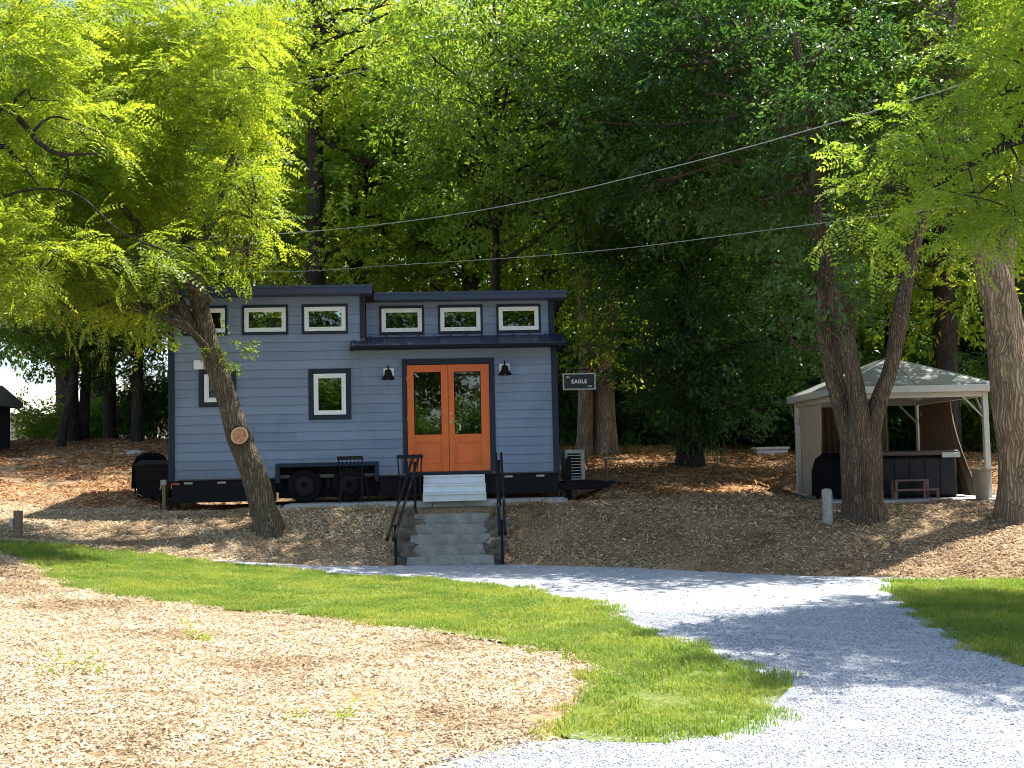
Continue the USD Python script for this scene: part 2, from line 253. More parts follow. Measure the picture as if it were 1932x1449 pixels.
# painted and built surfaces
mat('siding', {'g': ('geometry', {}), 'm': ('mapping', {'scale': (.6, .6, 9)}), 'n': ('noise_texture', {'scale': 14., 'detail': 6.0}), 'o': ('noise_texture', {'scale': 1.1, 'detail': 4.0}), 'm3': ('mapping', {'scale': (9, 9, .5)}), 'st': ('noise_texture', {'scale': 1.6, 'detail': 5.0}), 'mm': ('mix_float', {'fac': .5}), 'mn': ('mix_float', {'fac': .35}),
               'r': ('rgb_ramp', {'ramp': [(.3, (.175, .222, .322)), (.7, (.225, .278, .385))]}), 'oi': ('object_info', {}), 'orr': ('rgb_ramp', {'ramp': [(0, (.90, .90, .91)), (1, (1.06, 1.05, 1.04))]}), 'mx': ('mix', {'mix_type': 'multiply', 'fac': 1.0}),
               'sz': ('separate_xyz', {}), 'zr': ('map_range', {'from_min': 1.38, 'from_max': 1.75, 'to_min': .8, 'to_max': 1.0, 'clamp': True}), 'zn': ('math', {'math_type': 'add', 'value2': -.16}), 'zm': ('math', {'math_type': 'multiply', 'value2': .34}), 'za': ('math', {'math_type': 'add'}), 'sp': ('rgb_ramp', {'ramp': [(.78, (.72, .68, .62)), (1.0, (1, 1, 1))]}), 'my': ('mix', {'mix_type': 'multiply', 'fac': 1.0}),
               'b': ('bump', {'strength': .35, 'distance': .004}), 'p': ('principled_bsdf', {'roughness': .6, 'specular_ior_level': .3})},
    [('g.position', 'm.vector'), ('m.vector', 'n.vector'), ('g.position', 'o.vector'), ('g.position', 'm3.vector'), ('m3.vector', 'st.vector'), ('n.fac', 'mm.a'), ('o.fac', 'mm.b'), ('mm.result', 'mn.a'), ('st.fac', 'mn.b'), ('mn.result', 'r.fac'), ('oi.random', 'orr.fac'), ('r.color', 'mx.color1'), ('orr.color', 'mx.color2'),
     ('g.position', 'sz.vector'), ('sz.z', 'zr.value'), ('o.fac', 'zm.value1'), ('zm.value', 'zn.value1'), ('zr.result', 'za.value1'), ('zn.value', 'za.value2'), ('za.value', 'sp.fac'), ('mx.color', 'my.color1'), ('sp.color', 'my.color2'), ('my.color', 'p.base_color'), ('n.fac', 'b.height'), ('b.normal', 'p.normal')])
plain('navy_trim', (.016, .026, .045), .6, spec=.25, var=.15)
plain('roof_metal', (.04, .05, .10), .4, .2, var=.12)
plain('black_metal', (.006, .006, .008), .6, spec=.2)
plain('rail_metal', (.009, .009, .012), .55, spec=.25)
plain('rubber', (.007, .007, .008), .85, spec=.15)
plain('rim_grey', (.014, .014, .016), .6, spec=.2)
plain('white_vinyl', (.80, .81, .81), .35, var=.03)
plain('orange_paint', (.68, .135, .024), .45, var=.12, scale=4., bump=.12, bscale=45.)
plain('brass', (.62, .45, .2), .3, 1.0)
plain('interior', (.10, .095, .085), .8)
plain('step_paint', (.70, .74, .77), .6, var=.12, scale=5., bump=.15)
plain('concrete', (.40, .41, .42), .85, var=.2, scale=4., bump=.5)
plain('stone_step', (.27, .265, .235), .9, var=.4, scale=5., bump=.7, bscale=35.)
plain('rough_stone', (.12, .105, .085), .95, var=.5, scale=9., bump=.8, bscale=30.)
plain('rust_red', (.13, .045, .035), .7)
plain('reflector', (.36, .36, .32), .3)
plain('amber', (.45, .1, .08), .3)
plain('sign_black', (.006, .006, .007), .6)
plain('sign_frame', (.30, .34, .32), .6)
plain('sign_letter', (.62, .66, .62), .6)
plain('cream_metal', (.46, .45, .39), .45, var=.06)
plain('canopy_panel', (.20, .215, .20), .5, var=.1)
plain('curtain_beige', (.34, .28, .20), .95, var=.1, bump=.3, bscale=200.)
plain('curtain_brown', (.15, .10, .06), .95, var=.15)
plain('tub_panel', (.013, .012, .013), .6, spec=.2)
plain('tub_cover', (.06, .042, .033), .6)
plain('grill_cover', (.004, .004, .005), .9, spec=.1)
plain('stool_wood', (.15, .08, .06), .6)
plain('planter', (.21, .175, .125), .85, var=.12, bump=.3)
plain('grey_wood', (.26, .27, .25), .9, var=.35, scale=14., bump=.6)
plain('brown_wood', (.20, .14, .09), .9, var=.3, scale=14., bump=.5)
plain('outlet_grey', (.42, .42, .40), .6)
plain('bin_plastic', (.006, .006, .007), .6, spec=.2)
plain('ac_white', (.36, .36, .33), .5)
plain('shed_wall', (.02, .022, .026), .8)
plain('shed_roof', (.15, .17, .17), .8)
plain('pale_wall', (.62, .57, .50), .8)
plain('pale_roof', (.60, .56, .50), .8)
plain('cable', (.34, .35, .34), .6)
plain('rock', (.42, .40, .37), .9, var=.25, bump=.5)
plain('sap_wood', (.50, .34, .21), .8, var=.2, scale=22.)
mat('cut_wood', {'t': ('geometry', {}), 'n': ('noise_texture', {'scale': 14., 'detail': 5.0}), 'r': ('rgb_ramp', {'ramp': [(.3, (.26, .09, .04)), (.6, (.50, .24, .12)), (.75, (.62, .38, .22))]}), 'p': ('principled_bsdf', {'roughness': .8})},
    [('t.position', 'n.vector'), ('n.fac', 'r.fac'), ('r.color', 'p.base_color')])
mat('glass_pane', {'f': ('fresnel', {'IOR': 1.5}), 'k': ('math', {'math_type': 'multiply', 'value2': 2.6, 'use_clamp': True}), 't': ('transparent_bsdf', {'color': (.6, .66, .62)}), 'g': ('glossy_bsdf', {'roughness': .004, 'color': (.95, .97, 1)}), 'm': ('mix_closure', {})},
    [('f.fac', 'k.value1'), ('k.value', 'm.fac'), ('t.BSDF', 'm.closure1'), ('g.BSDF', 'm.closure2')], surface='m.closure')

# ------------------------------------------------------------------ the ground
setdata(obj('ground', sheet(np.ones(len(GF), bool), 0), 'mulch_bed', smooth=True), kind='structure')
setdata(obj('driveway', sheet(in_drive, .012), 'gravel_bed', smooth=True), kind='structure')
setdata(obj('lawn', sheet(in_lawn | in_lawn2, .016), 'lawn_soil', smooth=True), kind='structure')

# ------------------------------------------------------------------ the tiny house (local: x along the wall, y to the back, z up from its base)
HB = .93; HYAW = math.radians(3.1134)
house = thing('tiny_house', 'blue grey tiny house on wheels with orange double doors', 'tiny house', (0, 21.5, HB), HYAW)
def zv(v): return v + EYE[2] - HB
L, R, BOT, SPLIT, REC, DEEP = -6.25, .835, -.256, -2.69, .377, 2.55
TOPL, TOPR, AWN = 3.07, 2.99, 2.2
wins = [('a', -6.02, -5.19, 2.377, 2.929, 0), ('b', -4.927, -4.088, 2.377, 2.929, 0), ('c', -3.837, -2.998, 2.377, 2.929, 0),
        ('d', -2.445, -1.606, 2.378, 2.928, REC), ('e', -1.346, -.506, 2.378, 2.928, REC), ('f', -.247, .591, 2.378, 2.928, REC),
        ('g', -5.71, -5.04, 1.07, 1.757, 0), ('h', -3.729, -2.957, .80, 1.731, 0)]
door = (-2.022, -.322, -.205, 1.883); well = (-4.32, -2.49, BOT - .02, .0)
def rect(a): return sbox(a[0], a[2], a[1], a[3])
frontA = unary_union([sbox(L, BOT, SPLIT, TOPL), sbox(SPLIT - .001, BOT, R, AWN)]); frontB = sbox(SPLIT, AWN - .1, R, TOPR)
holesA = unary_union([sbox(w[1], w[3], w[2], w[4]) for w in wins if not w[5]] + [rect(door), rect(well)])
holesB = unary_union([sbox(w[1], w[3], w[2], w[4]) for w in wins if w[5]])
def wallpiece(poly, y, t):      # poly in (u, v) -> slab whose outer face is at local y
    m = extr(poly, t); m.apply_transform(np.array([[1, 0, 0, 0], [0, 0, 1, y], [0, 1, 0, zv(0)], [0, 0, 0, 1.]])); m.invert(); m.fix_normals(); return m
rear = sbox(L, BOT, R, TOPR).difference(sbox(-1.15, .35, -.35, 1.65)).difference(sbox(-5.2, .9, -4.2, 1.7))
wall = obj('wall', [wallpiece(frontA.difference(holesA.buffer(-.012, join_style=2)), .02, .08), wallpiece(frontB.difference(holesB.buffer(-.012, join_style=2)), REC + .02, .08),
    wallpiece(rear, DEEP - .1, .08), bx(L + .01, L + .1, .1, DEEP - .1, zv(BOT), zv(TOPL)), bx(R - .1, R - .01, .1, DEEP - .1, zv(BOT), zv(AWN)), bx(R - .1, R - .01, REC + .1, DEEP - .1, zv(AWN), zv(TOPR)),
    bx(SPLIT - .1, SPLIT - .02, .1, REC + .1, zv(AWN + .05), zv(TOPL)), bx(L + .1, R - .1, .1, DEEP - .1, zv(BOT), zv(BOT) + .06), bx(-2.4, -2.34, .9, DEEP - .1, zv(BOT) + .06, zv(TOPR) - .05)], 'interior', house)
rowh, gap = .1645, .004
def boards(region, y, v0, axis=None):
    v = v0; top = region.bounds[3]
    while v < top - .01:
        r = region.intersection(sbox(region.bounds[0] - 1, v, region.bounds[2] + 1, min(v + rowh - gap, top)))
        for g in getattr(r, 'geoms', [r]):
            if g.area < .004 or g.geom_type != 'Polygon': continue
            # long boards are cut at staggered joints
            k = int(round((v - v0) / rowh)); cuts = [g]
            if g.bounds[2] - g.bounds[0] > 3.0:
                c = g.bounds[0] + (g.bounds[2] - g.bounds[0]) * (.35 + .3 * ((k * 7) % 5) / 5)
                cuts = [g.intersection(sbox(-99, -99, c - .0015, 99)), g.intersection(sbox(c + .0015, -99, 99, 99))]
            for h in cuts:
                m = extr(h, .012); w = m.vertices.copy()
                out = .014 - .011 * np.clip((w[:, 1] - v) / rowh, 0, 1)
                m.vertices = np.column_stack([w[:, 0], np.where(w[:, 2] > .006, y - out, y + .004), w[:, 1] + zv(0)])
                if axis is not None: m.vertices = axis(m.vertices)
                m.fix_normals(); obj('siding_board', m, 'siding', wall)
        v += rowh
inA = sbox(L + .1, BOT, R - .1, TOPL)
boards(frontA.intersection(unary_union([sbox(L + .1, BOT, SPLIT - .09, TOPL), sbox(L + .1, BOT, R - .1, AWN - .0)])).difference(holesA), .018, BOT + .02)
boards(sbox(SPLIT + .003, AWN - .02, R - .1, TOPR).difference(holesB), REC + .018, BOT + .02 + 14 * rowh)
def side(sx, sgn):
    def f(v): return np.column_stack([sx + sgn * (v[:, 1] * -1), v[:, 0], v[:, 2]])
    return f
boards(sbox(.11, BOT, DEEP - .02, TOPL), .0, BOT + .02, lambda v: np.column_stack([L + .01 + v[:, 1], v[:, 0], v[:, 2]]))
boards(sbox(.11, BOT, DEEP - .02, AWN), .0, BOT + .02, lambda v: np.column_stack([R - .01 - v[:, 1], v[:, 0], v[:, 2]]))
boards(sbox(REC + .11, AWN + .003, DEEP - .02, TOPR), .0, AWN + .003, lambda v: np.column_stack([R - .01 - v[:, 1], v[:, 0], v[:, 2]]))
for x0, x1, y, z0, z1 in ((L - .012, L + .098, 0, BOT - .01, TOPL), (SPLIT - .088, SPLIT - .004, 0, AWN + .10, TOPL), (R - .098, R + .012, 0, BOT - .01, AWN - .1), (R - .098, R + .012, REC, AWN + .14, TOPR)):
    obj('corner_trim', [bx(x0, x1, y - .012, y + .03, zv(z0), zv(z1), .004), bx(x0, x0 + .024, y + .03, y + .12, zv(z0), zv(z1)) if x0 < -4 else bx(x1 - .024, x1, y + .03, y + .12, zv(z0), zv(z1))], 'navy_trim', house)
obj('bottom_trim', bx(L - .01, door[0], .004, .04, zv(BOT - .028), zv(BOT) - .004), 'navy_trim', house) if False else None
def ring(x0, x1, v0, v1, w0, w1, y0, y1, wt=None):      # a frame: outer rectangle, widths at the sides and at top / bottom
    wt = w1 if wt is None else wt
    return [bx(x0, x0 + w0, y0, y1, zv(v0), zv(v1), .003), bx(x1 - w0, x1, y0, y1, zv(v0), zv(v1), .003), bx(x0 + w0 + .0005, x1 - w0 - .0005, y0 + .0006, y1, zv(v1 - wt), zv(v1), .003), bx(x0 + w0 + .0005, x1 - w0 - .0005, y0 + .0006, y1, zv(v0), zv(v0 + w1), .003)]
TILT = np.random.default_rng(21)
for k, x0, x1, v0, v1, y in wins:
    tw, th = (.092, .088) if k in 'gh' else (.042, .052)
    fw = .082 if k in 'gh' else .078
    w = obj('window', ring(x0, x1, v0, v1, tw, th, y - .016, y + .05), 'navy_trim', house)
    a, b, c, d = x0 + tw, x1 - tw, v0 + th, v1 - th
    obj('frame', ring(a + .001, b - .001, c + .001, d - .001, fw * .55, fw * .55, y - .010, y + .05) + ring(a + fw * .55, b - fw * .55, c + fw * .55, d - fw * .55, fw * .45, fw * .45, y + .002, y + .05), 'white_vinyl', w)
    pn_ = bx(a + fw - .004, b - fw + .004, y + .022, y + .026, zv(c + fw - .004), zv(d - fw + .004)); ctr = pn_.bounds.mean(0)
    pn_.apply_transform(trimesh.transformations.rotation_matrix(TILT.normal(0, .012), [1, 0, 0], ctr)); pn_.apply_transform(trimesh.transformations.rotation_matrix(TILT.normal(0, .014), [0, 0, 1], ctr))
    obj('pane', pn_, 'glass_pane', w)
# door
da, db, dbt, dt = -1.942, -.417, -.205, 1.779
obj('door_trim', [bx(door[0], da, -.016, .06, zv(door[2]), zv(door[3]), .004), bx(db, door[1], -.016, .06, zv(door[2]), zv(door[3]), .004), bx(da + .0005, db - .0005, -.0155, .06, zv(dt), zv(door[3]) - .001, .004)], 'navy_trim', house)
mid = (da + db) / 2
for s, (x0, x1) in enumerate(((da + .006, mid - .003), (mid + .003, db - .006))):
    a, b = (x0 + .125, x1 - .128) if s == 0 else (x0 + .105, x1 - .155)
    v0, v1 = dbt + .012, dt - .006
    gt, gb, pt_, pb = v1 - .135, v1 - 1.285, v1 - 1.43, v1 - 1.86
    leafd = obj('door', [bx(x0, a, .004, .05, zv(v0), zv(v1), .004), bx(b, x1, .004, .05, zv(v0), zv(v1), .004)] + [bx(a + .0005, b - .0005, .0045, .05, zv(p), zv(q_), .004) for p, q_ in ((gt, v1 - .001), (pt_, gb), (v0 + .001, pb))]
        + [bx(a - .01, b + .01, .018, .04, zv(pb - .02), zv(pt_ + .02)), bx(a + .035, b - .035, .010, .03, zv(pb + .035), zv(pt_ - .035), .007)], 'orange_paint', house)
    obj('glazing_bead', ring(a + .001, b - .001, gb + .001, gt - .001, .013, .013, .012, .045), 'rubber', leafd)
    obj('pane', bx(a + .012, b - .012, .026, .031, zv(gb + .012), zv(gt - .012)), 'glass_pane', leafd)
    if s:
        hx = x0 + .045; hz = zv(v1 - 1.05)
        obj('handle', [bx(hx - .022, hx + .022, -.004, .006, hz - .05, hz + .05, .003), cyl((hx, .0, hz), (hx, -.045, hz), .011), cyl((hx - .008, -.042, hz), (hx + .11, -.042, hz), .010)], 'brass', leafd)
        obj('deadbolt', cyl((hx, .006, hz + .14), (hx, -.016, hz + .14), .028, 16), 'brass', leafd)
    else:
        for hz in (v0 + .25, (v0 + v1) / 2, v1 - .25): obj('hinge', cyl((x0 - .004, .0, zv(hz) - .04), (x0 - .004, .0, zv(hz) + .04), .008), 'brass', leafd)
obj('door_sill', bx(da - .02, db + .02, -.05, .06, zv(dbt - .035), zv(dbt) + .004, .004), 'navy_trim', house)
# roofs
def slab(x0, x1, y0, y1, z0, z1, t): return hull([(x, y, z + d) for x in (x0, x1) for y, z in ((y0, z0), (y1, z1)) for d in (0, -t)])
rf = obj('roof', slab(L - .2, SPLIT + .16, -.29, DEEP + .25, zv(3.225), zv(3.29), .05), 'roof_metal', house, label='higher flat roof with blue metal edge')
obj('fascia', [bx(L - .2, SPLIT + .16, -.305, -.275, zv(3.075), zv(3.20), .003), bx(L - .19, SPLIT + .15, -.275, .06, zv(3.068), zv(3.085))], 'roof_metal', rf)
obj('drip_edge', bx(L - .21, SPLIT + .17, -.318, -.28, zv(3.19), zv(3.235), .003), 'roof_metal', rf)
rf = obj('roof', slab(SPLIT + .165, R + .23, REC - .32, DEEP + .25, zv(3.125), zv(3.2), .05), 'roof_metal', house, label='lower roof over the right half')
obj('fascia', [bx(SPLIT + .165, R + .23, REC - .335, REC - .305, zv(2.995), zv(3.10), .003), bx(SPLIT + .17, R + .22, REC - .305, REC + .08, zv(2.988), zv(3.002))], 'roof_metal', rf)
obj('drip_edge', bx(SPLIT + .165, R + .24, REC - .348, REC - .31, zv(3.09), zv(3.135), .003), 'roof_metal', rf)
obj('rake_board', bx(R + .20, R + .232, REC - .30, DEEP + .25, zv(2.99), zv(3.09)), 'black_metal', rf)
ax0, ax1, ay0 = -2.93, R + .16, -.30
aw = obj('awning', [slab(ax0, ax1, ay0, REC + .02, zv(2.13), zv(2.345), .03)], 'roof_metal', house, label='low sloping metal awning roof over the doors')
for k in range(14):
    x = ax0 + .03 + (ax1 - ax0 - .06) * k / 13
    obj('seam', hull([(x + s * .011, y, z + d) for s in (-1, 1) for y, z in ((ay0, zv(2.13)), (REC + .02, zv(2.345))) for d in (-.004, .03)]), 'roof_metal', aw)
obj('fascia', [bx(ax0 - .01, ax1 + .01, ay0 - .02, ay0 + .02, zv(2.055), zv(2.115), .004), bx(ax0, ax1, ay0 + .02, .02, zv(2.06), zv(2.075))], 'black_metal', aw)
obj('end_board', [hull([(x, y, z) for x in (ax0 - .012, ax0 + .02) for y, z in ((ay0, zv(2.04)), (ay0, zv(2.13)), (.02, zv(2.05)), (.02, zv(2.24)))]), hull([(x, y, z) for x in (ax1 - .02, ax1 + .012) for y, z in ((ay0, zv(2.04)), (ay0, zv(2.13)), (REC, zv(2.05)), (REC, zv(2.33)))])], 'black_metal', aw)
# barn lamps, vent
for u, v in ((-2.265, 1.60), (-.135, 1.645)):
    z = zv(v)
    lp = obj('wall_lamp', bx(u - .095, u + .095, -.03, .02, z - .085, z + .125, .006), 'white_vinyl', house)
    obj('gooseneck', tube(smooth_path([(u, -.03, z + .07), (u, -.06, z + .15), (u, -.15, z + .16), (u, -.20, z + .10), (u, -.20, z + .055)], 16), .011, 8), 'black_metal', lp, smooth=40)
    pr = np.array([(.012, .085), (.05, .075), (.065, .04), (.07, -.01), (.10, -.05), (.125, -.095), (.128, -.10), (.120, -.098), (.095, -.055), (.062, -.01), (.05, .03), (.0, .06)])
    sh = trimesh.creation.revolve(pr, sections=24); sh.apply_translation([u, -.20, z]); sh.fix_normals()
    obj('shade', sh, 'black_metal', lp, smooth=40)
    bb = trimesh.creation.icosphere(2, .042); bb.apply_translation([u, -.20, z - .055]); obj('bulb', bb, 'white_vinyl', lp, smooth=True)
u, z = -5.71, zv(1.845)
vent = obj('vent', bx(u - .085, u + .085, -.045, .02, z - .085, z + .085, .008), 'white_vinyl', house)
obj('louvre', [bx(u - .07, u + .07, -.052, -.044, z - .05 + .035 * k, z - .03 + .035 * k) for k in range(4)], 'white_vinyl', vent)
obj('flue_cap', bx(.49, .55, -.01, .004, zv(.66), zv(.675)), 'white_vinyl', house) if False else None
# wheel well, chassis, wheels
obj('wheel_well', [bx(well[0], well[1], .25, .29, zv(-.62), zv(well[3])), bx(well[0], well[1], .03, .27, zv(well[3] - .03), zv(well[3]) - .012), bx(well[0] + .012, well[0] + .05, .03, .27, zv(-.33), zv(-.03)), bx(well[1] - .05, well[1] - .012, .03, .27, zv(-.33), zv(-.03))], 'black_metal', house)
obj('wheel_well_trim', [bx(well[0] - .02, well[1] + .02, -.02, .05, zv(-.055), zv(.018), .004), bx(well[0] - .02, well[0] + .055, -.019, .05, zv(-.34), zv(-.057), .004), bx(well[1] - .055, well[1] + .02, -.019, .05, zv(-.34), zv(-.057), .004)], 'navy_trim', house)
for u in (-3.83, -3.02):
    p = np.array([(.0, -.1), (.19, -.1), (.25, -.11), (.30, -.09), (.318, -.06), (.318, .06), (.30, .09), (.25, .11), (.19, .1), (.0, .1)])
    t = trimesh.creation.revolve(p, sections=40); t.apply_transform(trimesh.transformations.rotation_matrix(np.pi / 2, [1, 0, 0])); t.apply_translation([u, .15, .318 + .01]); t.fix_normals()
    wh = obj('wheel', t, 'rubber', house, smooth=35)
    rim = trimesh.creation.revolve(np.array([(.0, .0), (.05, .0), (.06, .03), (.12, .035), (.175, .02), (.19, .05), (.19, -.02), (.0, -.02)]), sections=32); rim.apply_transform(trimesh.transformations.rotation_matrix(np.pi / 2, [1, 0, 0])); rim.apply_translation([u, .058, .328]); rim.fix_normals()
    obj('rim', rim, 'rim_grey', wh, smooth=35)
    obj('tread_block', [bx(u + .318 * math.cos(a) - .012, u + .318 * math.cos(a) + .012, .10, .20, .328 + .318 * math.sin(a) - .012, .328 + .318 * math.sin(a) + .012) for a in np.linspace(0, 2 * np.pi, 30, endpoint=False)], 'rubber', wh)
obj('chassis_beam', [bx(L + .03, well[0] - .03, .06, .14, zv(-.66), zv(BOT - .004)), bx(well[1] + .03, R - .01, .06, .14, zv(-.62), zv(BOT - .004)), bx(L + .03, R - .01, DEEP - .2, DEEP - .1, zv(-.56), zv(BOT - .004))] + [bx(x, x + .08, .14, DEEP - .2, zv(-.46), zv(BOT - .004)) for x in np.arange(L + .1, R - .1, .9)], 'black_metal', house)  # left front beam deepened to stand in for shade under the house
for u, v in ((-5.92, -.305), (-5.32, -.305), (-.10, -.31), (.49, -.31)):
    obj('reflector', bx(u - .075, u + .075, .045, .06, zv(v - .018), zv(v + .018)), 'reflector', house)
obj('marker_light', bx(-6.2, -6.08, .045, .06, zv(-.33), zv(-.295)), 'amber', house)
ty = DEEP / 2
obj('tongue', [hull([(x, y + s, z) for x, y in ((R - .05, ty - .85 * k), (2.02, ty - .06 * k)) for s in (-.04, .04) for z in (zv(-.46), zv(-.60))]) for k in (1, -1)] + [bx(R + .02, R + .1, .3, DEEP - .3, zv(-.58), zv(-.46)), bx(1.25, 1.33, ty - .5, ty + .5, zv(-.60), zv(-.46)), bx(1.05, 1.75, ty - .42, ty + .42, zv(-.455), zv(-.44))], 'black_metal', house)
obj('coupler', [hull([(x, ty + s * w, z) for x, w in ((1.98, .05), (2.24, .055)) for s in (-1, 1) for z in (zv(-.62), zv(-.50))]), hull([(x, ty + s * .07, z) for x in (2.2, 2.32) for s in (-1, 1) for z in (zv(-.60), zv(-.49))])], 'black_metal', house)
tj = obj('tongue_jack', [cyl((1.86, ty - .12, zv(-.62)), (1.86, ty - .12, zv(-.02)), .03), cyl((1.86, ty - .12, .02), (1.86, ty - .12, zv(-.62)), .022), cyl((1.86, ty - .12, .0), (1.86, ty - .12, .02), .08)], 'rust_red', house)
obj('jack_cap', cyl((1.86, ty - .12, zv(-.02)), (1.86, ty - .12, zv(.01)), .034), 'reflector', tj)
for x, y in ((R - .08, .12), (R + .12, .5), (L + .06, .16), (L + 1.7, .5)):
    h = zv(-.5); obj('jack_stand', [cyl((x, y, .1), (x, y, h), .028, 10)] + [cyl((x + .13 * math.cos(a), y + .13 * math.sin(a), -.08), (x, y, .2), .012, 6) for a in np.arange(4) * np.pi / 2 + .78] + [bx(x - .05, x + .05, y - .05, y + .05, h, h + .03)], 'black_metal', house)
obj('support_post', [bx(R + .20, R + .30, .75, .85, -.1, zv(.0))], 'black_metal', house)
# house-local to world
def hw(u, y, z=0.0): return (u * math.cos(HYAW) - y * math.sin(HYAW), 21.5 + u * math.sin(HYAW) + y * math.cos(HYAW), HB + z)
sg = thing('hanging_sign', 'black hanging sign lettered EAGLE at the corner of the blue house', 'sign', hw(R + .02, .05, zv(1.28)), HYAW)
sw, shh = .575, .275
x0 = .11
pn = obj('panel', bx(x0, x0 + sw, -.012, .012, 0, shh, .003), 'sign_black', sg)
obj('frame', [bx(x0 - .02, x0 + .006, -.018, .018, -.02, shh + .02, .003), bx(x0 + sw - .006, x0 + sw + .02, -.018, .018, -.02, shh + .02, .003), bx(x0 + .006, x0 + sw - .006, -.017, .017, shh - .006, shh + .019, .003), bx(x0 + .006, x0 + sw - .006, -.017, .017, -.019, .006, .003)], 'sign_frame', sg)
def text(s, h, cx, cz, y, bold=False):
    m = meshkit.text_mesh(s, h, .003, bold); m.apply_translation([-m.bounds[:, 0].mean(), -m.bounds[:, 1].mean(), 0])
    m.apply_transform(np.array([[1, 0, 0, cx], [0, 0, -1, y], [0, 1, 0, cz], [0, 0, 0, 1.]])); return m
obj('lettering', [text('EAGLE', .068, x0 + .29, shh * .5, -.0125, True), text('the', .032, x0 + .075, shh * .80, -.0125, True), text('suite', .026, x0 + .485, shh * .17, -.0125, True)], 'sign_letter', pn)
obj('bracket', [bx(-.02, x0 + sw * .8, -.012, .012, shh + .075, shh + .10), bx(-.02, .0, -.02, .02, shh - .1, shh + .16)] + [cyl((x0 + sw * f, 0, shh + .015), (x0 + sw * f, 0, shh + .078), .005, 6) for f in (.12, .7)], 'black_metal', sg)
ac = thing('air_conditioner', 'pale slatted air conditioner unit standing on the trailer tongue', 'air conditioner', hw(1.03, ty - .42, zv(-.44)), HYAW)
obj('casing', bx(0, .38, 0, .8, .02, .60, .012), 'ac_white', ac)
obj('grille', [bx(.05, .30, -.016, -.004, .06, .53)], 'black_metal', ac)
for k in range(8): obj('slat', bx(.045, .305, -.026, -.010, .075 + .058 * k, .092 + .058 * k), 'ac_white', ac)
obj('side_rib', [bx(.315, .345, -.02, -.001, .03, .59), bx(.012, .04, -.02, -.001, .03, .59)], 'ac_white', ac)

# ------------------------------------------------------------------ slab, steps, rails
slabm = []
xs = [-4.05, -2.75, -1.45, -.15, .95]
pav = thing('patio_slab', 'low grey concrete pad along the front of the blue house', 'concrete pad', (0, 20.75, .80), HYAW)
for k in range(4): obj('slab', bx(xs[k] + .004, xs[k + 1] - .004, 0, .95, .0, .14, .008), 'concrete', pav)
ws = thing('wooden_steps', 'pale blue grey wooden box steps below the orange doors', 'steps', hw(-1.10, -.02, 0), HYAW)
zt = [.465, .31, .16]; wd = .545
for k in range(3):
    y1 = -.30 * (k + 1)
    obj('tread', bx(-wd - .01, wd + .01, y1 - .025, y1 + .30 - .001, zt[k] - .03, zt[k], .004), 'step_paint', ws)
    obj('riser', bx(-wd, wd, y1, y1 + .022, (zt[k + 1] if k < 2 else .012) + .001, zt[k] - .031, .002), 'step_paint', ws)
    obj('side_board', [bx(s * wd - .012, s * wd + .012, y1 + .023, y1 + .299, .012, zt[k] - .031) for s in (-1, 1)], 'step_paint', ws)
st = thing('stone_steps', 'weathered grey stone steps cut into the mulch bank up to the house', 'steps', ((STEP_X[0] + STEP_X[1]) / 2, STEP_Y0, 0))
rg = np.random.default_rng(5)
def roughbox(x0, x1, y0, y1, z0, z1, amp, seed, div=10):
    m = bx(x0, x1, y0, y1, z0, z1)
    v, f = trimesh.remesh.subdivide_to_size(m.vertices, m.faces, max((x1 - x0) / div, .06)); m = trimesh.Trimesh(v, f); m.merge_vertices()
    m.vertices += (np.stack([meshkit.fbm(m.vertices * 7 + s * 31 + seed * 13, 3, seed + s) for s in range(3)], -1) - .5) * 2 * amp; return m
for k in range(STEP_N):
    w0, w1 = -.70 + .015 * k, .67 - .025 * k
    parts_ = []
    obj('step', roughbox(w0 + rg.uniform(-.02, .02), w1 + rg.uniform(-.02, .02), k * STEP_D - .02, k * STEP_D + STEP_D + .06, k * STEP_R - .12, (k + 1) * STEP_R - .0, .022, k + 3, 14), 'stone_step', st, smooth=40)
for s in (-1, 1):
    for k, (f, sc) in enumerate(((.2, .8), (1.1, 1.1), (2.3, .9), (3.1, 1.2), (4.4, 1.0))):
        m = roughbox(-.10 * sc, .10 * sc, -.16 * sc, .16 * sc, -.10, .10 * sc, .07, k + 9 * s, 3)
        m.apply_transform(trimesh.transformations.euler_matrix(rg.uniform(-.3, .3), rg.uniform(-.3, .3), rg.uniform(0, 3)))
        xx = (STEP_X[0] - .06 if s < 0 else STEP_X[1] + .07) + rg.uniform(-.05, .05)
        m.apply_translation([xx - (STEP_X[0] + STEP_X[1]) / 2, .05 + f * STEP_D, STEP_R * (f + .75) - .02]); obj('edge_stone', m, 'rough_stone', st, smooth=60)
def rail(lab, xl, xu, yl, yu, zl, zu, sep):
    t = thing('handrail', lab, 'handrail', ((xl + xu) / 2, (yl + yu) / 2, 0)); o = np.array([(xl + xu) / 2, (yl + yu) / 2, 0])
    def P(f, dx=0, dz=0): return np.array([xl + (xu - xl) * f + dx, yl + (yu - yl) * f, zl + (zu - zl) * f + dz]) - o
    for s in (-1, 1): obj('rail', cyl(P(-.02, s * sep / 2), P(1.02, s * sep / 2), .021, 12), 'rail_metal', t, smooth=40)
    for s in (-1, 1): obj('end_cap', cyl(P(-.045, s * sep / 2), P(-.018, s * sep / 2), .028, 12), 'black_metal', t)
    for f in (.14, .93):
        top = P(f); b = g1(top[0] + o[0], top[1] + o[1])
        obj('post', cyl((top[0], top[1], b - .1), (top[0], top[1], top[2] - .02), .022, 12), 'black_metal', t, smooth=40)
        obj('bracket', bx(top[0] - sep / 2 - .02, top[0] + sep / 2 + .02, top[1] - .02, top[1] + .02, top[2] - .035, top[2] - .012), 'black_metal', t)
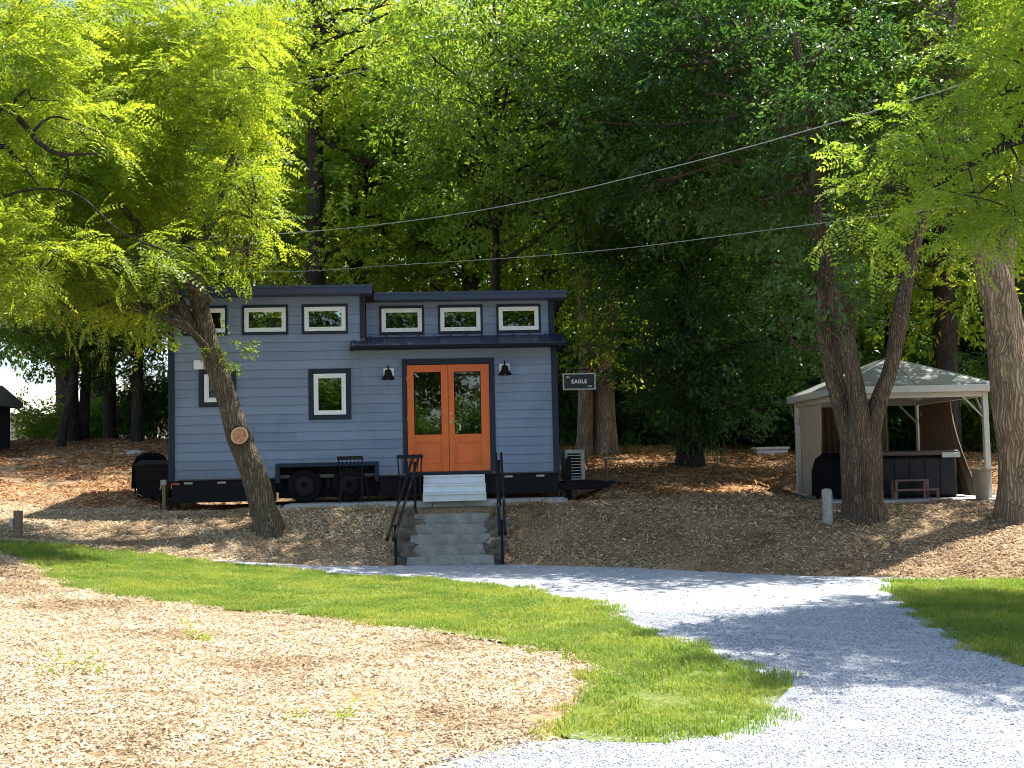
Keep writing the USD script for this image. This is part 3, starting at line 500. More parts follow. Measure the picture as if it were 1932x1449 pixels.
rail('black double bar handrail left of the stone steps', -1.925, -1.665, 18.25, 19.95, .50, 1.74, .10)
rail('black double bar handrail right of the stone steps', -.20, -.255, 18.25, 19.95, .55, 1.74, .09)

# ------------------------------------------------------------------ chairs on the pad
def chair(lab, px, Y, rz, mirror=1):
    p = at(px, 900, Y); t = thing('patio_chair', lab, 'chair', (p[0], Y, .936), rz, 'black chairs on the concrete pad')
    obj('seat', hull([(x, y, z) for x, y in ((-.21, -.22), (.21, -.22), (.19, .2), (-.19, .2)) for z in (.43, .455)]), 'rail_metal', t)
    for sx in (-1, 1):
        obj('leg', cyl((sx * .18, -.18, .44), (sx * .22, -.22, 0), .014, 8), 'rail_metal', t)
        obj('leg', cyl((sx * .17, .17, .44), (sx * .21, .25, 0), .014, 8), 'rail_metal', t)
        obj('back_post', cyl((sx * .19, .18, .44), (sx * .215, .27, .80), .013, 8), 'rail_metal', t)
    obj('top_rail', hull([(x, y + .02 * abs(x), z) for x in (-.235, -.12, .12, .235) for y, z in ((.262, .77), (.285, .77), (.268, .835), (.29, .835))]), 'rail_metal', t)
    for k in range(5): obj('spindle', cyl((-.13 + .065 * k, .185, .45), (-.145 + .0725 * k, .27, .785), .007, 6), 'rail_metal', t)
    for sx in (-1, 1): obj('stretcher', cyl((sx * .2, -.2, .2), (sx * .19, .2, .2), .009, 6), 'rail_metal', t)
chair('black spindle back chair in front of the trailer wheels', 668, 21.05, math.pi - .1)
chair('black spindle back chair just left of the orange doors behind the handrail', 772, 21.1, math.pi + .15)

# ------------------------------------------------------------------ things left of the house
b = cast(252, 958); bn = thing('storage_bin', 'black wheeled bin at the left end of the blue house', 'bin', (b[0], 22.0, g1(b[0], 22.0)), .1)
obj('body', hull([(x * s, y * s, z) for x, y in ((-.29, -.3), (.29, -.3), (.29, .3), (-.29, .3)) for z, s in ((.04, .86), (.62, 1.0))]), 'bin_plastic', bn)
obj('lid', hull([(x, y, z) for x in (-.31, .31) for y, z in ((-.33, .625), (-.33, .66), (.32, .74), (.32, .63))]), 'bin_plastic', bn)
obj('handle', [cyl((-.24, .36, .68), (.24, .36, .68), .016), cyl((-.24, .3, .66), (-.24, .36, .68), .016), cyl((.24, .3, .66), (.24, .36, .68), .016)], 'bin_plastic', bn)
obj('rib', [bx(-.285, .285, -.305, -.29, z, z + .025, .004) for z in (.5, .36)], 'bin_plastic', bn)
for s in (-1, 1): obj('wheel', cyl((s * .25, .24, .09), (s * .31, .24, .09), .09, 18), 'rubber', bn)
b2 = at(285, 900, 22.6); gr = thing('covered_grill', 'black covered grill squeezed between the bin and the house end', 'grill', (b2[0] , 22.6, g1(b2[0], 22.6)))
obj('cover', [hull([(x * s, y * s, z) for x, y in ((-.30, -.26), (.30, -.26), (.30, .26), (-.30, .26)) for z, s in ((.1, 1.0), (.55, .95), (.72, .7), (.78, .4))])], 'grill_cover', gr)
for sx in (-1, 1):
    for sy in (-1, 1): obj('leg', cyl((sx * .24, sy * .2, 0), (sx * .24, sy * .2, .2), .015, 8), 'black_metal', gr)
hy = hw(L - .12, .12); hp = thing('hose_bib', 'dark utility post with pale cap beside the left house corner', 'utility post', (hy[0], hy[1], g1(hy[0], hy[1])))
obj('post', bx(-.03, .03, -.03, .03, 0, .5), 'brown_wood', hp)
obj('cap', [hull([(x, y, z) for x in (-.05, .05) for y in (-.05, .05) for z in (.46, .55)]), cyl((-.04, 0, .52), (-.07, 0, .38), .012, 8)], 'reflector', hp)
b = cast(34, 1012); bo = thing('path_post', 'short brown wooden post with grey outlet box at far left', 'post', b)
obj('stake', bx(-.055, .055, -.055, .055, -.1, .40, .008), 'brown_wood', bo); obj('outlet_box', bx(-.115, -.057, -.06, .02, .14, .28, .008), 'outlet_grey', bo)
b = cast(1562, 986)
pm = tube(smooth_path([(0, 0, -.1, .085), (.005, 0, .2, .08), (.0, 0, .46, .078), (0, 0, .50, .06), (0, 0, .515, .03)], 12)[:, :3], smooth_path([(0, 0, -.1, .085), (.005, 0, .2, .08), (.0, 0, .46, .078), (0, 0, .50, .06), (0, 0, .515, .03)], 12)[:, 3], 14, rough=.12, seed=4)
pst = thing('wood_post', 'short weathered grey round post in front of the forked tree', 'post', b); obj('shaft', pm, 'grey_wood', pst, smooth=50)

# ------------------------------------------------------------------ gazebo, hot tub, planter, cover
GZ = .82; gx0, gx1, gy0, gy1 = 5.68, 8.10, 20.0, 23.3
gz = thing('gazebo', 'cream framed gazebo with hipped canopy roof and beige curtains', 'gazebo', ((gx0 + gx1) / 2, (gy0 + gy1) / 2, GZ))
hx, hyy = (gx1 - gx0) / 2, (gy1 - gy0) / 2; ez = 2.645 - GZ
obj('floor_slab', bx(-hx - .35, hx + .9, -hyy - .25, hyy + .2, -.10, -.005, .01), 'concrete', gz)
for sx in (-1, 1):
    for sy in (-1, 1):
        p = obj('post', bx(sx * hx - .045, sx * hx + .045, sy * hyy - .045, sy * hyy + .045, 0, ez, .005), 'cream_metal', gz)
        obj('foot_plate', bx(sx * hx - .09, sx * hx + .09, sy * hyy - .09, sy * hyy + .09, 0, .012), 'cream_metal', p)
        for ax in (0, 1):
            d = (-sx * .42, 0) if ax == 0 else (0, -sy * .42)
            obj('brace', cyl((sx * hx, sy * hyy, ez - .48), (sx * hx + d[0], sy * hyy + d[1], ez - .03), .018, 8), 'cream_metal', p)
for sy in (-1, 1): obj('beam', bx(-hx + .046, hx - .046, sy * hyy - .035, sy * hyy + .035, ez - .09, ez - .002), 'cream_metal', gz)
for sx in (-1, 1): obj('beam', bx(sx * hx - .035, sx * hx + .035, -hyy + .046, hyy - .046, ez - .09, ez - .002), 'cream_metal', gz)
o = .14; ft = ez + .115
ev = obj('eave', [bx(-hx - o, hx + o, sy * (hyy + o) - .03, sy * (hyy + o) + .03, ez - .004, ft, .006) for sy in (-1, 1)] + [bx(sx * (hx + o) - .03, sx * (hx + o) + .03, -hyy - o + .031, hyy + o - .031, ez - .004, ft, .006) for sx in (-1, 1)], 'cream_metal', gz)
pk = 3.33 - GZ; rl = .45
c = [(-hx - o, -hyy - o, ft), (hx + o, -hyy - o, ft), (hx + o, hyy + o, ft), (-hx - o, hyy + o, ft)]; r0, r1 = (0, -rl, pk), (0, rl, pk)
def panel(a, t=.014):
    a = np.array(a, float); n = np.cross(a[1] - a[0], a[2] - a[0]); n /= np.linalg.norm(n); n *= np.sign(n[2]); ctr = a.mean(0); a = ctr + (a - ctr) * .985; return hull(np.vstack([a, a + n * t]))
for a in ([c[0], c[1], r0], [c[2], c[3], r1]):
    a = np.array(a); m0 = (a[0] + a[1]) / 2; obj('roof_panel', panel([a[0], m0, a[2]]), 'canopy_panel', gz); obj('roof_panel', panel([m0, a[1], a[2]]), 'canopy_panel', gz)
for a in ([c[1], c[2], r1, r0], [c[3], c[0], r0, r1]):
    a = np.array(a); m0, m1 = (a[0] + a[1]) / 2, (a[2] + a[3]) / 2; obj('roof_panel', panel([a[0], m0, m1, a[3]]), 'canopy_panel', gz); obj('roof_panel', panel([m0, a[1], a[2], m1]), 'canopy_panel', gz)
for a, b in ((c[0], r0), (c[1], r0), (c[2], r1), (c[3], r1), (r0, r1)): obj('hip_rib', cyl(np.array(a) + [0, 0, .012], np.array(b) + [0, 0, .012], .016, 6), 'cream_metal', gz)
def curtain(top, bot, z0, z1, folds, amp, nrm, seed):
    """A pleated hanging cloth between a top line and a bottom line (each two xy points)."""
    n, k = folds * 8 + 1, 10; u = np.linspace(0, 1, n); w = np.linspace(0, 1, k)
    top, bot, nrm = map(np.array, (top, bot, nrm)); V = []
    for t in w:
        e = t ** 1.6; l = top * (1 - e) + bot * e; base = l[0][None] + (l[1] - l[0])[None] * u[:, None]
        off = amp * np.sin(u * folds * 2 * np.pi + .6 * np.sin(3 * t + seed)) * (.6 + .6 * t)
        V.append(np.column_stack([base + nrm[None] * off[:, None], np.full(n, z1 + (z0 - z1) * t)]))
    V = np.array(V).reshape(-1, 3); I, J = np.meshgrid(np.arange(k - 1), np.arange(n - 1), indexing='ij'); q = (I * n + J).ravel()
    Fc = np.vstack([np.stack([q, q + n, q + n + 1], 1), np.stack([q, q + n + 1, q + 1], 1)])
    d = np.append(nrm, 0) * .006; N = len(V)
    return trimesh.Trimesh(np.vstack([V, V + d]), np.vstack([Fc, Fc[:, ::-1] + N]), process=False)
obj('curtain', curtain([(-hx, hyy - .15), (-hx, -.15)], [(-hx + .02, hyy - .30), (-hx + .02, .25)], .02, ez - .1, 7, .035, (1, 0), 1), 'curtain_beige', gz, smooth=True)
obj('curtain', curtain([(hx, hyy - .1), (hx, -.1)], [(hx, hyy - .05), (hx, -hyy + .45)], .02, ez - .1, 9, .04, (-1, 0), 2), 'curtain_brown', gz, smooth=True)
obj('curtain', curtain([(-hx + .08, hyy), (.30, hyy)], [(-hx + .08, hyy), (.32, hyy)], .05, ez - .1, 12, .035, (0, -1), 3), 'curtain_brown', gz, smooth=True)
obj('curtain', curtain([(.30, hyy), (.60, hyy)], [(.32, hyy), (.62, hyy)], .05, ez - .1, 4, .035, (0, -1), 4), 'curtain_beige', gz, smooth=True)
tb = thing('hot_tub', 'dark hot tub with brown cover inside the gazebo', 'hot tub', (6.85, 21.45, GZ))
obj('shell', bx(-1.0, 1.0, -.75, .95, .0, .74, .05), 'tub_panel', tb)
for k in range(7): obj('panel_slat', bx(-.93 + .27 * k, -.67 + .27 * k, -.765, -.745, .05, .68, .004), 'tub_panel', tb)
obj('cover', [bx(-1.03, 1.03, -.79, .08, .745, .83, .02), bx(-1.03, 1.03, .09, .98, .745, .83, .02)], 'tub_cover', tb)
obj('cover_skirt', bx(.72, 1.04, -.80, -.785, .70, .79, .003), 'reflector', tb, label='pale folded corner of the cover')
sx0 = at(1722, 930, 20.35); stl = thing('step_stool', 'small two tier step stool in front of the hot tub', 'step stool', (sx0[0], 20.38, GZ))
for z, y, w in ((.17, -.14, .37), (.33, .10, .30)):
    obj('tread', bx(-w, w, y - .13, y + .13, z - .03, z, .004), 'stool_wood', stl)
for s in (-1, 1):
    obj('side_frame', [bx(s * .36 - .02, s * .36 + .02, -.25, -.21, 0, .139), bx(s * .28 - .02, s * .28 + .02, .16, .2, 0, .299), bx(s * .27 - .02, s * .27 + .02, -.02, .02, .0, .299)], 'stool_wood', stl)
pp = at(1853, 934, 19.75); pl = thing('planter', 'tapered beige planter at the front corner of the gazebo', 'planter', (pp[0], 19.75, g1(pp[0], 19.75)))
obj('pot', trimesh.creation.revolve(np.array([(0, 0), (.10, 0), (.155, .48), (.17, .49), (.17, .52), (.145, .52), (.135, .46), (0, .45)]), sections=28), 'planter', pl, smooth=35)
obj('soil', trimesh.creation.cylinder(.134, .02, sections=20, transform=trimesh.transformations.translation_matrix([0, 0, .462])), 'brown_wood', pl)
gp_ = at(1566, 900, 21.0); gc = thing('covered_grill', 'black covered grill left of the forked tree under the gazebo', 'grill', (gp_[0] + .08, 21.0, GZ))
obj('cover', hull([(x * s, y * s, z) for x, y in ((-.32, -.24), (.32, -.24), (.36, .24), (-.36, .24)) for z, s in ((.06, 1.0), (.5, .97), (.72, .8), (.82, .45))]), 'grill_cover', gc)
for sx in (-1, 1):
    for sy in (-1, 1): obj('wheel', cyl((sx * .27 - .02, sy * .17, .04), (sx * .27 + .02, sy * .17, .04), .04, 12), 'rubber', gc)
bp = cast(1458, 857); lb = thing('pump_box', 'low pale lidded box on the mulch beyond the dark tree', 'box', (bp[0], bp[1], bp[2]))
s_ = bp[1] / 2200
obj('body', bx(-29 * s_, 29 * s_, 0, .5, -.1, 9 * s_, .01), 'pale_wall', lb); obj('lid', bx(-32 * s_, 32 * s_, -.05, .55, 9 * s_, 14 * s_, .012), 'pale_wall', lb)
# shed and far building on the left
shp = at(-68, 860, 29.5); sh = thing('shed', 'dark shed with grey roof edge at the left border', 'shed', (shp[0] - 1.1, 29.5, g1(shp[0] - 1.1, 29.5)))
obj('wall', bx(-1.4, 1.4, 0, 2.0, -.2, 1.5), 'shed_wall', sh)
for k in range(14): obj('board', bx(-1.4 + .2 * k + .004, -1.2 + .2 * k - .004, -.018, -.001, -.2, 1.49), 'shed_wall', sh)
obj('roof', hull([(x, y, z) for x in (-1.65, 1.62) for y, z in ((-.35, 1.37), (-.35, 1.5), (1.0, 1.9), (2.3, 1.5), (2.3, 1.37))]), 'shed_roof', sh)
fb = at(105, 800, 62); fh = thing('far_building', 'pale building glimpsed between dark trunks left of the house', 'building', (fb[0], 62, 2.0))
obj('wall', bx(-5, 4.2, 0, 6, 0, 2.6), 'pale_wall', fh); obj('roof', hull([(x, y, z) for x in (-5.4, 4.6) for y, z in ((-.4, 2.6), (3, 4.4), (6.4, 2.6))]), 'pale_roof', fh)
for k in range(3): obj('window', bx(-4 + 2.6 * k, -3 + 2.6 * k, -.03, -.004, 1.0, 2.0), 'shed_wall', fh)
for i, (px, py, lab) in enumerate(((254, 858, 'pale flat rock on the mulch left of the house'), (305, 877, 'small pale rock just left of the house corner'))):
    p = cast(px, py); m = trimesh.creation.icosphere(2, 1); m.vertices *= [.22 - .08 * i, .15, .10]; m.vertices *= (1 + .4 * (meshkit.fbm(m.vertices * 6 + i, 3, i) - .5))[:, None]; m.apply_translation([p[0], p[1], p[2] + .03])
    setdata(obj('rock', m, 'rock', smooth=40), lab, 'rock')

# ------------------------------------------------------------------ foliage
def kite(base, d, nrm, ln, wd, fold):
    """Folded leaf quads: base points, directions, normals -> vertices, faces."""
    d = d / np.linalg.norm(d, axis=1, keepdims=True); s = np.cross(nrm, d); s /= np.linalg.norm(s, axis=1, keepdims=True) + 1e-9; n = np.cross(d, s)
    ln, wd = np.broadcast_to(ln, len(base))[:, None], np.broadcast_to(wd, len(base))[:, None]
    b, t = base, base + d * ln - n * ln * .12
    m = base + d * ln * .45
    l, r = m + s * wd / 2 + n * wd * fold, m - s * wd / 2 + n * wd * fold
    v = np.stack([b, l, t, r], 1).reshape(-1, 3); k = np.arange(len(base))[:, None] * 4
    return v, np.vstack([k + [0, 2, 1], k + [0, 3, 2]])
def unit(r, n): v = r.normal(size=(n, 3)); return v / np.linalg.norm(v, axis=1, keepdims=True)
def broad_spray(seed, n=30, ln=.7, lf=.115):
    r = np.random.default_rng(seed); t = r.uniform(.05, 1, n) ** .8; side = r.choice([-1, 1], n)
    off = r.uniform(.02, .26, n) * (1.1 - .6 * t)
    base = np.column_stack([t * ln, side * off, -.10 * t ** 2 * ln + r.normal(0, .05, n)])
    d = np.column_stack([np.full(n, .8), side * r.uniform(.2, 1.2, n), r.normal(-.35, .35, n)])
    nr = np.array([0, 0, 1.]) + r.normal(0, .45, (n, 3))
    return trimesh.Trimesh(*kite(base, d, nr, lf * r.uniform(.7, 1.25, n), lf * .55 * r.uniform(.8, 1.2, n), .18), process=False)
def locust_spray(seed, leaves=8, ln=.55, pairs=7, rach=.28):
    r = np.random.default_rng(seed); B, D, N, LN = [], [], [], []
    for k in range(leaves):
        t = (k + .6) / leaves; side = 1 if k % 2 else -1; o = np.array([t * ln, 0, -.06 * t]); yaw = side * r.uniform(.5, 1.2) * (1.1 - .6 * t)
        d0 = np.array([math.cos(yaw), math.sin(yaw), r.normal(-.15, .25)]); up = np.array([0, 0, 1.]) + r.normal(0, .3, 3); s = np.cross(up, d0); s /= np.linalg.norm(s); L_ = rach * r.uniform(.75, 1.2)
        for i in range(1, pairs + 1):
            f = i / pairs; c = o + d0 * L_ * f + np.array([0, 0, -.28 * L_ * f * f])
            for sg_ in (-1, 1):
                B.append(c); D.append(d0 * .35 + s * sg_ + r.normal(0, .12, 3)); N.append(up + r.normal(0, .3, 3)); LN.append(.068 * (1 - .35 * abs(f - .55)) * r.uniform(.85, 1.15))
        B.append(c); D.append(d0); N.append(up); LN.append(.066)
    LN = np.array(LN); return trimesh.Trimesh(*kite(np.array(B), np.array(D), np.array(N), LN, LN * .5, .12), process=False)
SPRAYS = {'broad': [broad_spray(k) for k in range(4)], 'large': [broad_spray(20 + k, 30, 1.0, .17) for k in range(4)], 'locust': [locust_spray(40 + k) for k in range(5)]}
def sprays_in(r, clumps, dens):
    """Sprays spread through each clump (centre, radii): outward and a little drooping, thicker at its skin."""
    P, D, S = [], [], []
    for c, rad, w in clumps:
        n = max(3, int(dens * w)); u = unit(r, n); u[:, 2] = u[:, 2] * .9 + .05
        k = r.uniform(.25, 1, n) ** .55
        P.append(np.array(c) + u * np.array(rad) * k[:, None]); D.append(u * [1, 1, .55] + r.normal(0, .35, (n, 3)) + [0, 0, -.12]); S.append(r.uniform(.75, 1.25, n))
    return np.vstack(P), np.vstack(D), np.concatenate(S)
def crown_clumps(r, centre, rad, n, size, shell=.45, lo=-1.0):
    out = []; tries = 0
    while len(out) < n and tries < 8000:
        tries += 1; u = unit(r, 1)[0]; k = r.uniform(shell, 1) ** .6
        if u[2] < lo: continue
        c = np.array(centre) + u * np.array(rad) * k * .86
        s = size * r.uniform(.7, 1.35)
        if all(np.linalg.norm((c - o_[0]) / 1.0) > .62 * (s + o_[1][0]) for o_ in out): out.append((c, np.array([s, s, s * .72]), s * s))
    return out
def in_frame(p): 
    d = p - EYE; z = d @ F_; x, y = PW / 2 + FPX * (d @ R_) / z, PH / 2 - FPX * (d @ U_) / z
    return x, y, z
def tree(name, label, stems, barkm, clumps, leafm, spray, dens, seed, scale=1.0, limbs=True, category='tree', sides=12, group=None, ridges=.10, rough=.12, keep=None):
    """stems: lists of (x, y, z, radius) from the ground up; limbs are grown from the stems to every clump."""
    r = np.random.default_rng(seed); base = np.array(stems[0][0][:3], float); t = thing(name, label, category, base, 0, group)
    parts, ax = [], []
    for s in stems:
        p = smooth_path(s, 10 + 7 * len(s) if sides < 30 else 20 * len(s)); ax.append(p); parts.append(tube(p[:, :3] - base, np.maximum(p[:, 3], .01), sides, True, rough, seed, ridges, .38 if sides >= 30 and s is stems[0] else 0))
    if limbs:
        A = np.vstack(ax)
        for c, rad, w in clumps:
            c = np.array(c); cost = np.linalg.norm(A[:, :3] - c, axis=1) + .9 * np.maximum(A[:, 2] - c[2] + .4, 0) ; i = int(np.argmin(cost)); a = A[i]
            if np.linalg.norm(a[:3] - c) < .3: continue
            m1 = a[:3] * .6 + c * .4 + r.normal(0, .16, 3) + [0, 0, .12]; m2 = a[:3] * .25 + c * .75 + r.normal(0, .16, 3); rr = min(a[3] * .6, .014 + .015 * np.linalg.norm(a[:3] - c))
            p = smooth_path([(*a[:3], rr), (*m1, rr * .75), (*m2, rr * .5), (*c, rr * .22)], 12); parts.append(tube(p[:, :3] - base, np.maximum(p[:, 3], .006), 6, True, .08, seed))
            for q_ in range(2):
                e = c + unit(r, 1)[0] * np.array(rad) * .8; mm = m2 * .5 + e * .5 + r.normal(0, .08, 3); p = smooth_path([(*m2, rr * .4), (*mm, rr * .28), (*e, rr * .1)], 8); parts.append(tube(p[:, :3] - base, np.maximum(p[:, 3], .004), 5, True))
    tr = obj('trunk', parts, barkm, t, smooth=True)
    P, D, S = sprays_in(r, clumps, dens)
    if keep is not None: k = keep(P); P, D, S = P[k], D[k], S[k]
    up = np.array([0, 0, 1.]) + r.normal(0, .35, (len(P), 3))
    instancer(str(t.GetPath()) + '/crown', SPRAYS[spray], leafm, P - base, frames(D, up), S * scale, r.integers(0, len(SPRAYS[spray]), len(P)))
    return t
def on(px, Y):   # ground point at depth Y below this column
    p = at(px, 870, Y); return np.array([p[0], Y, g1(p[0], Y)])
def C(px, py, Y, r, flat=.72, depth=1.0): return (at(px, py, Y), np.array([r, r * depth, r * flat]), r * r)

# --- the leaning tree in front of the house
b = cast(500, 1000); Y0 = b[1]
def AT(px, py, dy=0): return at(px, py, Y0 + dy)
stem = [(*(AT(514, 1012) - [0, 0, .25]), 0.2700), (*AT(508, 992), 0.2295), (*AT(497, 955), 0.2025), (*AT(485, 910), 0.1980), (*AT(470, 868), 0.2025), (*AT(452, 830), 0.1935), (*AT(439, 785), 0.1800), (*AT(424, 740), 0.1710), (*AT(408, 695), 0.1665), (*AT(394, 650), 0.1575), (*AT(383, 605), 0.1485), (*AT(373, 560), 0.1350), (*AT(362, 500), 0.1170), (*AT(350, 400, .2), 0.0900), (*AT(330, 280, .4), 0.0675), (*AT(300, 120, .5), 0.0405)]
fork = [(*AT(386, 648), .11), (*AT(356, 605), .115), (*AT(332, 562), .105), (*AT(314, 520, -.2), .09), (*AT(270, 440, -.5), .07), (*AT(200, 360, -.8), .05), (*AT(110, 320, -1), .03)]
lim3 = [(*AT(362, 500), .09), (*AT(410, 380, -.2), .07), (*AT(450, 260, -.2), .05), (*AT(480, 150, 0), .03)]
r = np.random.default_rng(77); cl = []
spots = [(60, 60, 1.0), (170, 40, 1.0), (290, 30, .9), (390, 50, .9), (450, 120, .6), (100, 160, 1.0), (220, 150, 1.0), (330, 160, 1.0), (420, 230, .75), (470, 290, .45), (60, 270, .95), (170, 270, .95), (290, 280, 1.0), (390, 320, .75), (455, 380, .45), (478, 415, .3),
         (40, 390, .9), (140, 400, .9), (250, 400, .9), (335, 400, .65), (425, 415, .4), (60, 500, .8), (150, 510, .75), (230, 500, .65), (285, 500, .4), (390, 440, .3), (215, 570, .35), (262, 578, .3), (100, 560, .45), (20, 540, .45), (180, 575, .35), (320, 455, .35), (450, 330, .4), (440, 60, .6), (475, 200, .4), (478, 330, .3), (485, 430, .25), (430, 470, .26), (480, 470, .2), (350, 505, .3), (480, 60, .4), (285, 585, .18), (20, 450, .7), (100, 330, .8), (210, 340, .8), (-20, 340, .8), (-30, 460, .7), (340, 90, .7), (250, 220, .8)]
for px, py, s in spots:
    dy = r.uniform(-2.0, .6); c_ = AT(px + r.uniform(-12, 12), py + r.uniform(-12, 12), dy); s *= .78
    cl.append((c_, np.array([s, s * 1.1, s * .62]), s * s))
lt = tree('leaning_tree', 'leaning tree with sawn off limb and bright green crown before the house', [stem, fork, lim3], 'bark_grey', cl, 'locust_leaf', 'locust', 112, 11, 1.0, sides=40, ridges=.13, rough=.10)
# the sawn stub on the trunk
sc_ = AT(456, 826); dirn = np.array([.10, -.97, .12]); dirn /= np.linalg.norm(dirn); bs = np.array(stem[0][:3])
obj('limb_stub', tube([sc_ + [.02, .05, -.06], sc_ + dirn * .16, sc_ + dirn * .27], [.18, .168, .158], 20, False, .06, 3) .apply_translation(-bs), 'bark_grey', lt, smooth=True)
disc = tube([sc_ + dirn * .262, sc_ + dirn * .272], [.145, .142], 24, True, .10, 5); disc.apply_translation(-bs); fc = obj('sawn_face', disc, 'sap_wood', lt)
hd = tube([sc_ + dirn * .268, sc_ + dirn * .276], [.112, .108], 24, True, .22, 6); hd.apply_translation(-bs); obj('heartwood', hd, 'cut_wood', fc)
r9 = np.random.default_rng(3); tw = AT(400, 690)
P, D, S = sprays_in(r9, [(AT(425, 655, -.15), np.array([.28, .25, .16]), 1), (AT(440, 675, -.15), np.array([.16, .2, .16]), 1)], 9)
instancer(str(lt.GetPath()) + '/shoot', SPRAYS['broad'][:2], 'light_leaf', P - bs, frames(D, np.array([0, 0, 1.]) + r9.normal(0, .3, (len(P), 3))), S * .42, r9.integers(0, 2, len(P)))

# --- left tree just out of frame, whose limbs reach in
Yl = 15.0
def AL(px, py, dy=0): return at(px, py, Yl + dy)
b0 = np.array([AL(-120, 900)[0], Yl, g1(AL(-120, 900)[0], Yl)])
s1 = [(*(b0 - [0, 0, .2]), .34), (*(b0 + [.1, 0, 1.2]), .27), (*AL(-70, 420), .23), (*AL(-35, 250), .19), (*AL(-30, 60), .14), (*AL(-20, -150), .09)]
s2 = [(*AL(-50, 300), 0.0682), (*AL(0, 205), 0.0465), (*AL(50, 240), 0.0372), (*AL(72, 268), 0.0341), (*AL(112, 290), 0.0279), (*AL(190, 290), 0.0124)]
s3 = [(*AL(-60, 330), 0.0496), (*AL(0, 277), 0.0372), (*AL(32, 300), 0.0279), (*AL(74, 350), 0.0124)]
s4 = [(*AL(-60, 420), 0.0434), (*AL(0, 376), 0.0217), (*AL(50, 359), 0.0186), (*AL(112, 358), 0.0167), (*AL(160, 377), 0.0149), (*AL(230, 438), 0.0124), (*AL(320, 476), 0.0062)]
s5 = [(*AL(112, 290), 0.0186), (*AL(128, 305), 0.0155), (*AL(122, 335), 0.0124), (*AL(110, 356), 0.0093)]
cl = [C(px, py, Yl + dy, s_) for px, py, dy, s_ in ((-20, 110, .3, .8), (90, 180, .9, .55), (170, 230, .9, .5), (20, 480, .2, .55), (110, 470, .4, .4), (240, 470, .3, .35), (-80, 330, .6, .8), (60, 20, .5, .7), (-150, 200, 0, 1.0), (-200, 450, 0, 1.0))]
tree('locust_tree', 'yellow green locust tree whose dark limbs reach in from the left border', [s1, s2, s3, s4, s5], 'bark_dark', cl, 'locust_leaf', 'locust', 105, 12, .95)

# --- right locust, just out of frame, its bough entering at the upper right
Yr = 12.3
def AR(px, py, dy=0): return at(px, py, Yr + dy)
b0 = np.array([8.2, 12.9, g1(8.2, 12.9)])
s1 = [(*(b0 - [0, 0, .2]), .32), (8.1, 12.9, 2.2, .25), (7.9, 12.8, 4.2, .21), (7.7, 12.6, 6.4, .16), (7.5, 12.4, 8.6, .09)]
s2 = [(7.9, 12.8, 4.0, .12), (*AR(2010, 245), .075), (*AR(1932, 262), .05), (*AR(1870, 288), .04), (*AR(1805, 322), .032), (*AR(1765, 312), .02)]
s3 = [(*AR(1805, 322), .025), (*AR(1775, 345), .02), (*AR(1700, 370), .01)]
cl = [C(px, py, Yr + dy, s_, .6) for px, py, dy, s_ in ((1905, 150, .4, .42), (1890, 230, .2, .4), (1800, 260, .2, .33), (1740, 270, 0, .3), (1690, 320, 0, .3), (1650, 350, .1, .25), (1610, 400, .1, .17), (1660, 420, .1, .17), (1770, 370, .1, .3), (1850, 390, .2, .4), (1920, 440, .2, .3), (1920, 330, .4, .45), (1880, 470, .2, .2), (1700, 240, .1, .17), (1640, 280, 0, .15))]
rr_ = np.random.default_rng(31); cl += crown_clumps(rr_, (7.4, 12.6, 6.6), (2.4, 2.6, 2.6), 26, .75)
tree('locust_tree', 'bright locust tree reaching in from the right border over the driveway', [s1, s2, s3], 'bark_dark', cl, 'locust_leaf_fresh', 'locust', 85, 13, .95)

# --- forked tree before the gazebo
b = cast(1628, 975); Yf = b[1]
def AF(px, py, dy=0): return at(px, py, Yf + dy)
f0 = [(*(AF(1634, 995) - [0, 0, .2]), .42), (*AF(1631, 968), .335), (*AF(1628, 920), .30), (*AF(1627, 860), .285), (*AF(1626, 815), .26), (*AF(1628, 785), .19), (*AF(1630, 762), .09)]
f1 = [(*AF(1629, 900), .13), (*AF(1636, 850, -.04), .16), (*AF(1646, 800, -.08), .15), (*AF(1660, 750, -.12), .13), (*AF(1678, 700, -.1), .115), (*AF(1694, 620, -.1), .11), (*AF(1708, 540), .105), (*AF(1726, 460), .10), (*AF(1745, 390), .095), (*AF(1765, 280, .2), .08), (*AF(1790, 120, .4), .06), (*AF(1800, -40, .4), .04)]
f2 = [(*AF(1628, 900), .13), (*AF(1626, 840, -.08), .17), (*AF(1620, 770, -.15), .145), (*AF(1608, 700, -.12), .125), (*AF(1594, 630), .12), (*AF(1576, 560, .1), .11), (*AF(1550, 430, .3), .09), (*AF(1530, 250, .5), .07), (*AF(1500, 60, .8), .05)]
f3 = [(*AF(1624, 900), .13), (*AF(1612, 840, .08), .17), (*AF(1590, 765, .2), .155), (*AF(1570, 700, .28), .145), (*AF(1560, 620, .34), .14), (*AF(1556, 520, .4), .13), (*AF(1540, 400, .7), .10), (*AF(1480, 240, 1.2), .07), (*AF(1420, 100, 1.6), .05)]
rr_ = np.random.default_rng(32)
